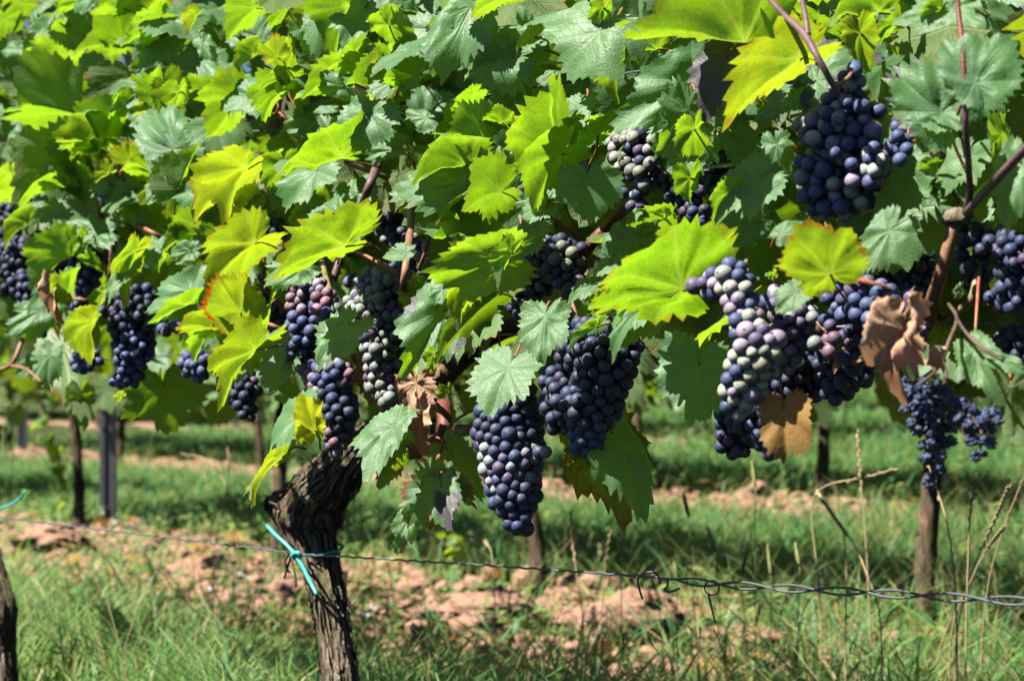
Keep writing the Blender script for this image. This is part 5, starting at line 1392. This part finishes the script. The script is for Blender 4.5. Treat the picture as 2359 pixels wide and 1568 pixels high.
# ------------------------------------------------------------------ grass and weeds
def in_view(x, y, m=.06):
    u = x / y
    return (u > -.2145 - m) & (u < .2145 + m)
def soil_dist(x, y):
    dr = (pnorm(x, y) - P1) / ROWGAP
    return np.abs(dr - np.round(dr)) * ROWGAP
class Blades:
    def __init__(self): self.V = []; self.T = []; self.F = []
    def grow(self, rs, x, y, h, wd, tint, lean=.5, kink=0.0):
        n = len(x); z = ground_z(x, y) - .004
        a = rs.rand(n) * 6.283; face = rs.rand(n) * 6.283
        L = lean * (0.3 + rs.rand(n)) * h
        dx, dy = np.cos(a) * L, np.sin(a) * L
        fx, fy = np.cos(face) * wd / 2, np.sin(face) * wd / 2
        out = []
        for t, ww in ((0, .8), (.38, 1.0), (.72, .7)):
            cx = x + dx * t ** 2; cy = y + dy * t ** 2; cz = z + h * (t - .28 * lean * t * t)
            out += [np.stack([cx - fx * ww, cy - fy * ww, cz], -1), np.stack([cx + fx * ww, cy + fy * ww, cz], -1)]
        out.append(np.stack([x + dx, y + dy, z + h * (1 - .3 * lean)], -1))
        V = np.stack(out, 1).reshape(-1, 3)
        b = (len(self.V) and sum(len(v) for v in self.V)) or 0
        base = b + np.arange(n)[:, None] * 7
        tri = np.array([0, 1, 3, 0, 3, 2, 2, 3, 5, 2, 5, 4, 4, 5, 6])
        self.V.append(V); self.F.append((base + tri[None, :]).ravel()); self.T.append(np.repeat(tint, 7))
    def build(self, name, mat):
        V = np.concatenate(self.V); F = np.concatenate(self.F)
        me = mesh_np(name, V, F, np.full(len(F) // 3, 3))
        at = me.attributes.new('tint', 'FLOAT', 'POINT'); at.data.foreach_set('value', np.concatenate(self.T).astype(np.float32))
        me.materials.append(mat)
        return tag(link(name, me), kind='stuff')
rs = np.random.RandomState(5)
def sample(n, ylo, yhi, power=1.0):
    y = ylo + (yhi - ylo) * rs.rand(n) ** power
    u = (rs.rand(n) - .5) * 2 * .285
    return u * y, y
gb = Blades()
x, y = sample(260000, 3.3, 17.0, 1.2)
so = soilness(x, y); patch = fbm(x * 2.2 + 40, y * 2.2 + 7, 3); fine = fbm(x * 7 + 4, y * 7 + 70, 3)
keep = (rs.rand(len(x)) < np.clip(1.1 - so * 2.0 + (patch - .47) * 1.9 + (fine - .47) * 1.6, .08, 1)) & (pnorm(x, y) > 1.55)
x, y, so, patch = x[keep], y[keep], so[keep], patch[keep]
h = (.05 + .09 * rs.rand(len(x))) * np.where(pnorm(x, y) < 2.4, 1.5, 1) * (.55 + patch * 1.0) * (1 - .35 * so)
tint = np.clip(.25 + .2 * rs.randn(len(x)) + .35 * so + (rs.rand(len(x)) < .10 + .25 * so) * .4 + (patch - .5) * -.3 + np.where(pnorm(x, y) < 2.5, .14, 0), 0, .95)
gb.grow(rs, x, y, h, .0035 + .002 * rs.rand(len(x)) + y * .00018, tint, .6)
gb.build('grass', M['grass'])
# longer blades and dry stems along the near strip and the second row
gb = Blades()
x, y = sample(30000, 2.9, 7.5, 1.0)
u = x / y
d = soil_dist(x, y)
prob = np.clip(.5 + u * 2.6, .25, 1) * np.where(pnorm(x, y) < 2.6, 1, .5) * (1 - .8 * np.clip(soilness(x, y) * 1.2, 0, 1))
keep = (rs.rand(len(x)) < prob) & (pnorm(x, y) > 1.6)
x, y = x[keep], y[keep]
n = len(x)
dry = rs.rand(n) < .68
h = np.where(dry, .09 + .27 * rs.rand(n) ** 1.5, .08 + .18 * rs.rand(n))
gb.grow(rs, x, y, h, np.where(dry, .0016, .0042) * (.8 + .5 * rs.rand(n)), np.where(dry, .8 + .2 * rs.rand(n), .15 + .4 * rs.rand(n)), .75)
gb.build('tall_grass', M['grass'])

# low broad-leaved weeds
wd = Blades.__new__(Blades); WV = []; WF = []; WT = []; nb = 0
x, y = sample(12000, 3.2, 12, 1.1)
d = soil_dist(x, y); pn = fbm(x * 1.4 + 3, y * 1.4 + 60, 3)
keep = (pnorm(x, y) > 1.6) & (rs.rand(len(x)) < 1.1 - soilness(x, y) * (1.05 + .5 * (fbm(x * 1.7, y * 1.7 + 9, 2) - .5))) & (rs.rand(len(x)) < np.clip((pn - .40) * 4 + np.clip(-.05 - x / y, 0, 1) * 4, .08, 1))
x, y = x[keep], y[keep]; z = ground_z(x, y)
for i in range(len(x)):
    k = rs.randint(4, 9); hh = rs.uniform(.015, .10); tn = rs.rand()
    for j in range(k):
        a = rs.rand() * 6.283; L = rs.uniform(.014, .05); w_ = L * rs.uniform(.22, .38); up_ = rs.uniform(.1, .9)
        c = np.array((x[i], y[i], z[i] + hh * rs.rand()))
        dr_ = np.array((math.cos(a), math.sin(a), up_)); dr_ /= np.linalg.norm(dr_); sd = np.array((-math.sin(a), math.cos(a), 0))
        p = [c, c + dr_ * L * .5 + sd * w_ + (0, 0, .003), c + dr_ * L - (0, 0, L * .2), c + dr_ * L * .5 - sd * w_ + (0, 0, .003)]
        WV += p; WF += [nb, nb + 1, nb + 2, nb, nb + 2, nb + 3]; nb += 4; WT += [min(1, max(0, tn + rs.uniform(-.3, .3)))] * 4
me = mesh_np('weeds', np.array(WV), np.array(WF), np.full(len(WF) // 3, 3))
at = me.attributes.new('tint', 'FLOAT', 'POINT'); at.data.foreach_set('value', np.array(WT, dtype=np.float32)); me.materials.append(M['weed'])
tag(link('weeds', me), kind='stuff')

# small soil crumbs on the strips
x, y = sample(22000, 3.4, 10, 1.1)
keep = (soilness(x, y) > rs.rand(len(x)) * .9) & (pnorm(x, y) > 1.8); x, y = x[keep], y[keep]; z = ground_z(x, y)
CV = []; CF = []; nb = 0
octa = np.array([(1, 0, 0), (-1, 0, 0), (0, 1, 0), (0, -1, 0), (0, 0, 1), (0, 0, -1), (.6, .6, .5), (-.6, .5, .55), (-.5, -.6, .5), (.55, -.6, .45)])
of = np.array([(4, 6, 7), (4, 7, 8), (4, 8, 9), (4, 9, 6), (6, 0, 2), (6, 2, 7), (7, 2, 1), (7, 1, 8), (8, 1, 3), (8, 3, 9), (9, 3, 0), (9, 0, 6), (5, 2, 0), (5, 1, 2), (5, 3, 1), (5, 0, 3)])
for i in range(len(x)):
    s = rs.uniform(.004, .017) * (2.2 if rs.rand() < .12 else 1)
    CV.append(octa * (1 + .35 * (rs.rand(10, 1) - .5)) * s * np.array((1, 1, .7)) @ np.array(Matrix.Rotation(rs.rand() * 6.28, 3, 'Z')) + (x[i], y[i], z[i])); CF.append(of + nb); nb += 10
CF = np.concatenate(CF); me = mesh_np('soil_crumbs', np.concatenate(CV), CF.ravel(), np.full(len(CF), 3), smooth=False); me.materials.append(M['clod'])
tag(link('soil_crumbs', me), kind='stuff')

# broad blades of taller grass
gb = Blades()
x, y = sample(16000, 3.2, 13, 1.1)
so = soilness(x, y); pn = fbm(x * 1.1 + 13, y * 1.1 + 5, 3)
keep = (pnorm(x, y) > 1.7) & (rs.rand(len(x)) < np.clip(1 - so * 1.3 + (pn - .47) * 2.2, .03, 1))
x, y = x[keep], y[keep]; n = len(x)
gb.grow(rs, x, y, (.09 + .13 * rs.rand(n)) * np.clip(.5 + pn[keep], .6, 1.3) * np.where(pnorm(x, y) < 3.0, 1.35, 1), .0045 + .004 * rs.rand(n), np.clip(.18 + .2 * rs.randn(n) + (rs.rand(n) < .12) * .6, 0, 1), .85)
gb.build('broad_grass', M['grass'])
# lumpy clods of the tilled strip
x, y = sample(2600, 3.6, 10, 1.1)
so = soilness(x, y); keep = (rs.rand(len(x)) < so * 1.1 - .15) & (pnorm(x, y) > 1.9); x, y = x[keep], y[keep]; z = ground_z(x, y)
bmi = bmesh.new(); bmesh.ops.create_icosphere(bmi, subdivisions=2, radius=1)
iv = np.array([v.co[:] for v in bmi.verts]); ifc = np.array([[v.index for v in f.verts] for f in bmi.faces]); bmi.free()
CV = []; CF = []; nb = 0
for i in range(len(x)):
    s_ = .012 + .035 * rs.rand() ** 2.2
    dd_ = iv * 1.7 + rs.rand(3) * 40
    rad_ = 1 + .9 * (fbm(dd_[:, 0] + 50, dd_[:, 1] + dd_[:, 2] * 1.3 + 50, 3) - .45)
    CV.append(iv * rad_[:, None] * s_ * np.array((1, 1, .75)) + (x[i], y[i], z[i] + s_ * .2)); CF.append(ifc + nb); nb += len(iv)
CF = np.concatenate(CF); me = mesh_np('soil_lumps', np.concatenate(CV), CF.ravel(), np.full(len(CF), 3), smooth=False); me.materials.append(M['clod'])
tag(link('soil_lumps', me), kind='stuff')

# fallen leaves lying about
lt = Mass(); rr = random.Random(31)
for _ in range(700):
    y_ = rr.uniform(3.6, 11); x_ = y_ * rr.uniform(-.27, .27)
    if pnorm(x_, y_) < 1.8: continue
    n_ = Vector((rr.gauss(0, .35), rr.gauss(0, .35), 1)).normalized()
    lt.add(rr, (x_, y_, float(ground_z(np.array(x_), np.array(y_))) + .008 + .03 * rr.random()), rr.uniform(.018, .045), leaf_frame(Vector((rr.gauss(0, 1), rr.gauss(0, 1), .1)), n_))
lme = lt.mesh('leaf_litter'); lme.materials.clear(); lme.materials.append(M['dry'])
tag(link('leaf_litter', lme), kind='stuff')

# foxtails and seed stalks one can count
def foxtail(x0, y0, x1, y1, foot, label, seed, q=.35):
    rr = random.Random(seed)
    A = pt(x0, y0, q); B = pt(x1, y1, q)        # head from A (top) to B (bottom)
    gz_ = Vector((B.x + foot, B.y, 0)); gz_.z = float(ground_z(np.array(gz_.x), np.array(gz_.y)))
    t = empty('foxtail_grass', gz_, label, 'grass stalk', 'green foxtail grasses')
    MB().tube([gz_ - Vector((0, 0, .01)), (gz_ + B) / 2 + Vector((foot * -.15, 0, .02)), B], [.0010, .0009, .0007], 5, 4).build('stem', M['stalk'], t)
    hd = MB(); ax = A - B; L = ax.length
    hd.tube([B, B + ax * .25, B + ax * .6, A], [.0022, .0036, .0034, .0012], 8, 3, .35, seed)
    hd.build('seed_head', M['foxtail'], t)
    br = MB()
    for k in range(110):
        u_ = rr.random(); c = B + ax * u_
        d_ = Vector((rr.gauss(0, 1), rr.gauss(0, 1), rr.gauss(0, .5))).normalized() * .005 + ax.normalized() * .0045
        sd_ = d_.cross(Vector((.3, .8, .2))).normalized() * .00022
        br.add([c - sd_, c + sd_, c + d_ * rr.uniform(.8, 1.3)], [(0, 1, 2)])
    o = br.build('bristles', M['foxtail'], t, smooth=False); o['kind'] = 'stuff'
    lfm = MB()
    for k in range(2):
        s0 = gz_.lerp(B, rr.uniform(.2, .6)); a_ = rr.uniform(0, 6.28); ln = rr.uniform(.05, .1)
        e = s0 + Vector((math.cos(a_) * ln * .7, math.sin(a_) * ln * .4, ln * .5)); m_ = (s0 + e) / 2 + Vector((0, 0, ln * .22)); sd_ = Vector((0.002, .001, 0))
        lfm.add([s0 - sd_ * .4, s0 + sd_ * .4, m_ - sd_, m_ + sd_, e], [(0, 1, 3, 2), (2, 3, 4)])
    lfm.build('blade', M['stalk'], t)
FX = [(1572, 1128, 1587, 1190, .03, 'foxtail head in front of the grass below the hanging green leaf'), (1628, 1212, 1650, 1272, .03, 'foxtail leaning left above the wire loop'), (1768, 1252, 1776, 1322, .0, 'upright foxtail just above the double wire'), (1722, 1262, 1710, 1318, .02, 'pale wide foxtail left of the upright one'),
      (1420, 1160, 1428, 1210, .01, 'yellowish foxtail below the hanging brown leaf'), (1552, 1290, 1560, 1330, .0, 'short foxtail just over the hooked wire'), (1335, 1335, 1368, 1385, .03, 'foxtail tilted under the wire, left of the hooked end'), (1732, 1060, 1740, 1120, .0, 'far slim foxtail right of the golden dead leaf'),
      (1500, 1330, 1518, 1378, .02, 'green foxtail crossing the big soil lump'), (1832, 1250, 1842, 1300, -.01, 'blurred foxtail above the middle of the double wire')]
for i, f in enumerate(FX): foxtail(*f, 40 + i, q=.85 + .09 * (i % 4))
def straw(pts_, r_, label, q, mat='straw', head=None):
    P = px_path(pts_, q); base = P[-1].copy(); base.z = float(ground_z(np.array(base.x), np.array(base.y))) - .005
    t = empty('dry_grass_stalk', base, label, 'grass stalk', 'dry grass stalks')
    P2 = P + ([base] if base.z < P[-1].z - .005 else [])
    MB().tube(P2, r_, 5, 4).build('stem', M[mat], t)
    if head:
        hb = MB(); rr = random.Random(int(pts_[0][0])); n = head
        L = sum((P[i + 1] - P[i]).length for i in range(len(P) - 1))
        for k in range(n):
            u_ = k / n * .45 * (len(P) - 1); i = min(int(u_), len(P) - 2); c = P[i].lerp(P[i + 1], u_ - i); ax = (P[i] - P[i + 1]).normalized()
            sd_ = ax.cross(Vector((0, 1, 0))).normalized() * (.0022 if k % 2 else -.0022)
            hb.tube([c, c + ax * .004 + sd_, c + ax * .010 + sd_ * .7], [.0007, .0016, .0004], 5, 1)
        hb.build('seed_head', M[mat], t)
ST = [([(1885, 1137), (1925, 1195), (1965, 1250), (2000, 1330), (2030, 1450)], 'bent pale grass ear crossing the grass right of the third row trunk', 26), ([(1935, 1200), (1945, 1240), (1950, 1330), (1948, 1480)], 'thin dry stem hanging from the bent pale ear', 0), ([(2322, 1125), (2295, 1190), (2245, 1300), (2215, 1400), (2200, 1520)], 'bright straw ear near the right edge', 24),
      ([(2312, 1215), (2280, 1255), (2240, 1330), (2190, 1470)], 'second lower straw ear near the right edge', 16), ([(1975, 1000), (1982, 1100), (1995, 1250), (2005, 1480)], 'tall thin straw beside the bent pale ear', 12), ([(2130, 1045), (2160, 1130), (2190, 1250), (2205, 1480)], 'straw leaning across the grass wrapped trunk', 10), ([(2250, 1100), (2235, 1180), (2230, 1300), (2225, 1500)], 'upright straw right of the wrapped trunk', 8),
      ([(520, 1005), (528, 1060), (522, 1140), (495, 1240)], 'pale blurred dry ear left of the old trunk', 22), ([(420, 1045), (480, 1060), (520, 1120), (545, 1230)], 'arching dry stem left of the old trunk', 6), ([(860, 1170), (870, 1220), (900, 1330), (905, 1450)], 'dry stem right of the knotted trunk', 8), ([(1085, 1235), (1120, 1250), (1135, 1290), (1140, 1420)], 'drooping dry ear above the wire in the middle', 16),
      ([(1315, 1180), (1320, 1260), (1340, 1400), (1345, 1500)], 'straight dry stalk under the broad dark bunch', 14), ([(1405, 1230), (1395, 1300), (1385, 1420), (1380, 1540)], 'short dry stalk left of the hooked wire', 10), ([(2060, 1080), (1990, 1100), (1900, 1120), (1870, 1180), (1890, 1400)], 'dry grass arch right of the golden dead leaf', 10), ([(2400, 1010), (2330, 1170), (2280, 1330), (2260, 1520)], 'slanting straw at the right edge', 6)]
for i, (pl_, lb, hd_) in enumerate(ST): straw(pl_, .0013, lb, .85 + .08 * (i % 5), 'straw', hd_)
# tufts of broad green blades at lower right, and the weed stem with paired leaves
def blade_tuft(px_, py_, n, hgt, label, seed, q=None):
    rr = random.Random(seed); g = gpt(px_, py_)
    if g is None: g = pt(px_, py_, .5); g.z = float(ground_z(np.array(g.x), np.array(g.y)))
    t = empty('grass_tuft', g, label, 'grass tuft', 'broad bladed grass tufts')
    for k in range(n):
        a = rr.uniform(0, 6.28); h_ = hgt * rr.uniform(.6, 1.1); o = rr.uniform(.25, .8) * h_; w_ = rr.uniform(.0025, .0042)
        sd_ = Vector((-math.sin(a), math.cos(a), 0)) * w_
        V = []; F = []
        for j in range(8):
            u_ = j / 7
            c = g + Vector((math.cos(a) * o * u_ ** 1.6, math.sin(a) * o * u_ ** 1.6, h_ * (u_ * 1.25 - .55 * u_ ** 2.6))); f_ = (1 - u_ ** 2.5) * (.5 + u_) * .9 + .02
            fold = Vector((0, 0, .0012))
            V += [c - sd_ * f_ + fold, c, c + sd_ * f_ + fold]
        for j in range(7):
            F += [(j * 3, j * 3 + 1, j * 3 + 4, j * 3 + 3), (j * 3 + 1, j * 3 + 2, j * 3 + 5, j * 3 + 4)]
        MB().add(V, F).build('blade', M['stalk2'], t)
M['stalk2'] = plain_material('green_blade', (0.045, 0.115, 0.045), (0.075, 0.16, 0.05), .42, 0, 30, .4)
for i, (a_, b_, n_, h_, lb) in enumerate([(1660, 1560, 9, .2, 'tuft of broad dark green blades at the bottom, right of the big soil lump'), (1830, 1565, 10, .22, 'tuft of arching blades below the double wire'), (1790, 1500, 6, .3, 'tall grass tuft rising through the double wire'), (2010, 1560, 8, .2, 'grass tuft at the foot of the wrapped trunk'), (1560, 1550, 6, .18, 'small grass tuft under the big soil lump'), (560, 1560, 8, .14, 'grass tuft at the bottom left of the trunk'), (300, 1540, 8, .14, 'grass tuft at the bottom left'), (1080, 1560, 6, .13, 'grass tuft at the bottom middle')]):
    blade_tuft(a_, b_, n_, h_, lb, 70 + i)
def leafy_shoot(pts_, label, seed, q, size, n, yellow=.3):
    rr = random.Random(seed); P = px_path(pts_, q); base = P[-1].copy(); base.z = float(ground_z(np.array(base.x), np.array(base.y)))
    t = empty('leafy_weed', base, label, 'weed', None)
    MB().tube(P + [base], .0015, 6, 3).build('stem', M['stalk'], t)
    for k in range(n):
        u_ = rr.random() * (len(P) - 1); i = min(int(u_), len(P) - 2); c = P[i].lerp(P[i + 1], u_ - i)
        ob = bpy.data.objects.new('leaf', rr.choice(VAR)); COL.objects.link(ob); ob.parent = t
        m4 = rand_frame(rr).to_4x4(); m4.translation = c - t.location + Vector((rr.uniform(-.03, .03), rr.uniform(-.03, .03), rr.uniform(-.01, .02)))
        ob.matrix_local = m4 @ Matrix.Scale(size * rr.uniform(.6, 1.2), 4); ob.color = (yellow * rr.random() * 2, .1, 0, 1)
leafy_shoot([(95, 945), (120, 1000), (135, 1060), (128, 1140), (140, 1205)], 'blurred young vine shoot beside the dark second row trunk', 5, p2 - P1 - .1, .045, 16)
leafy_shoot([(1032, 1235), (1040, 1265), (1042, 1300), (1040, 1330)], 'bright green weed just above the wire in the middle', 6, 1.75, .026, 14)
leafy_shoot([(40, 920), (35, 945), (30, 980)], 'blurred yellow green leaves at the left edge', 7, p2 - P1, .05, 6, .6)
leafy_shoot([(230, 1400), (250, 1450), (245, 1500)], 'dark broad leaved weed at the lower left', 8, 1.2, .045, 10, 0)
# pale wild flowers at lower left
for i, (a_, b_) in enumerate([(235, 1200), (262, 1210), (550, 1345), (570, 1350), (845, 1440), (740, 1328), (765, 1338), (480, 1385), (860, 1425)]):
    g = gpt(a_, b_ + 25); rr = random.Random(i); c = g + Vector((0, 0, .045))
    t = empty('wild_flower', g, 'small pale wild flower in the weeds', 'flower', 'small pale wild flowers')
    MB().tube([g, c], .0008, 5, 1).build('stem', M['stalk'], t)
    for k in range(5):
        w = k * 1.2566 + rr.random(); d_ = Vector((math.cos(w), math.sin(w) * .6, .5 + .3 * math.sin(w))).normalized(); s_ = d_.cross(Vector((0, -1, .3))).normalized()
        MB().add([c, c + d_ * .006 + s_ * .003, c + d_ * .011, c + d_ * .006 - s_ * .003], [(0, 1, 2, 3)]).build('petal', M['flower'], t)
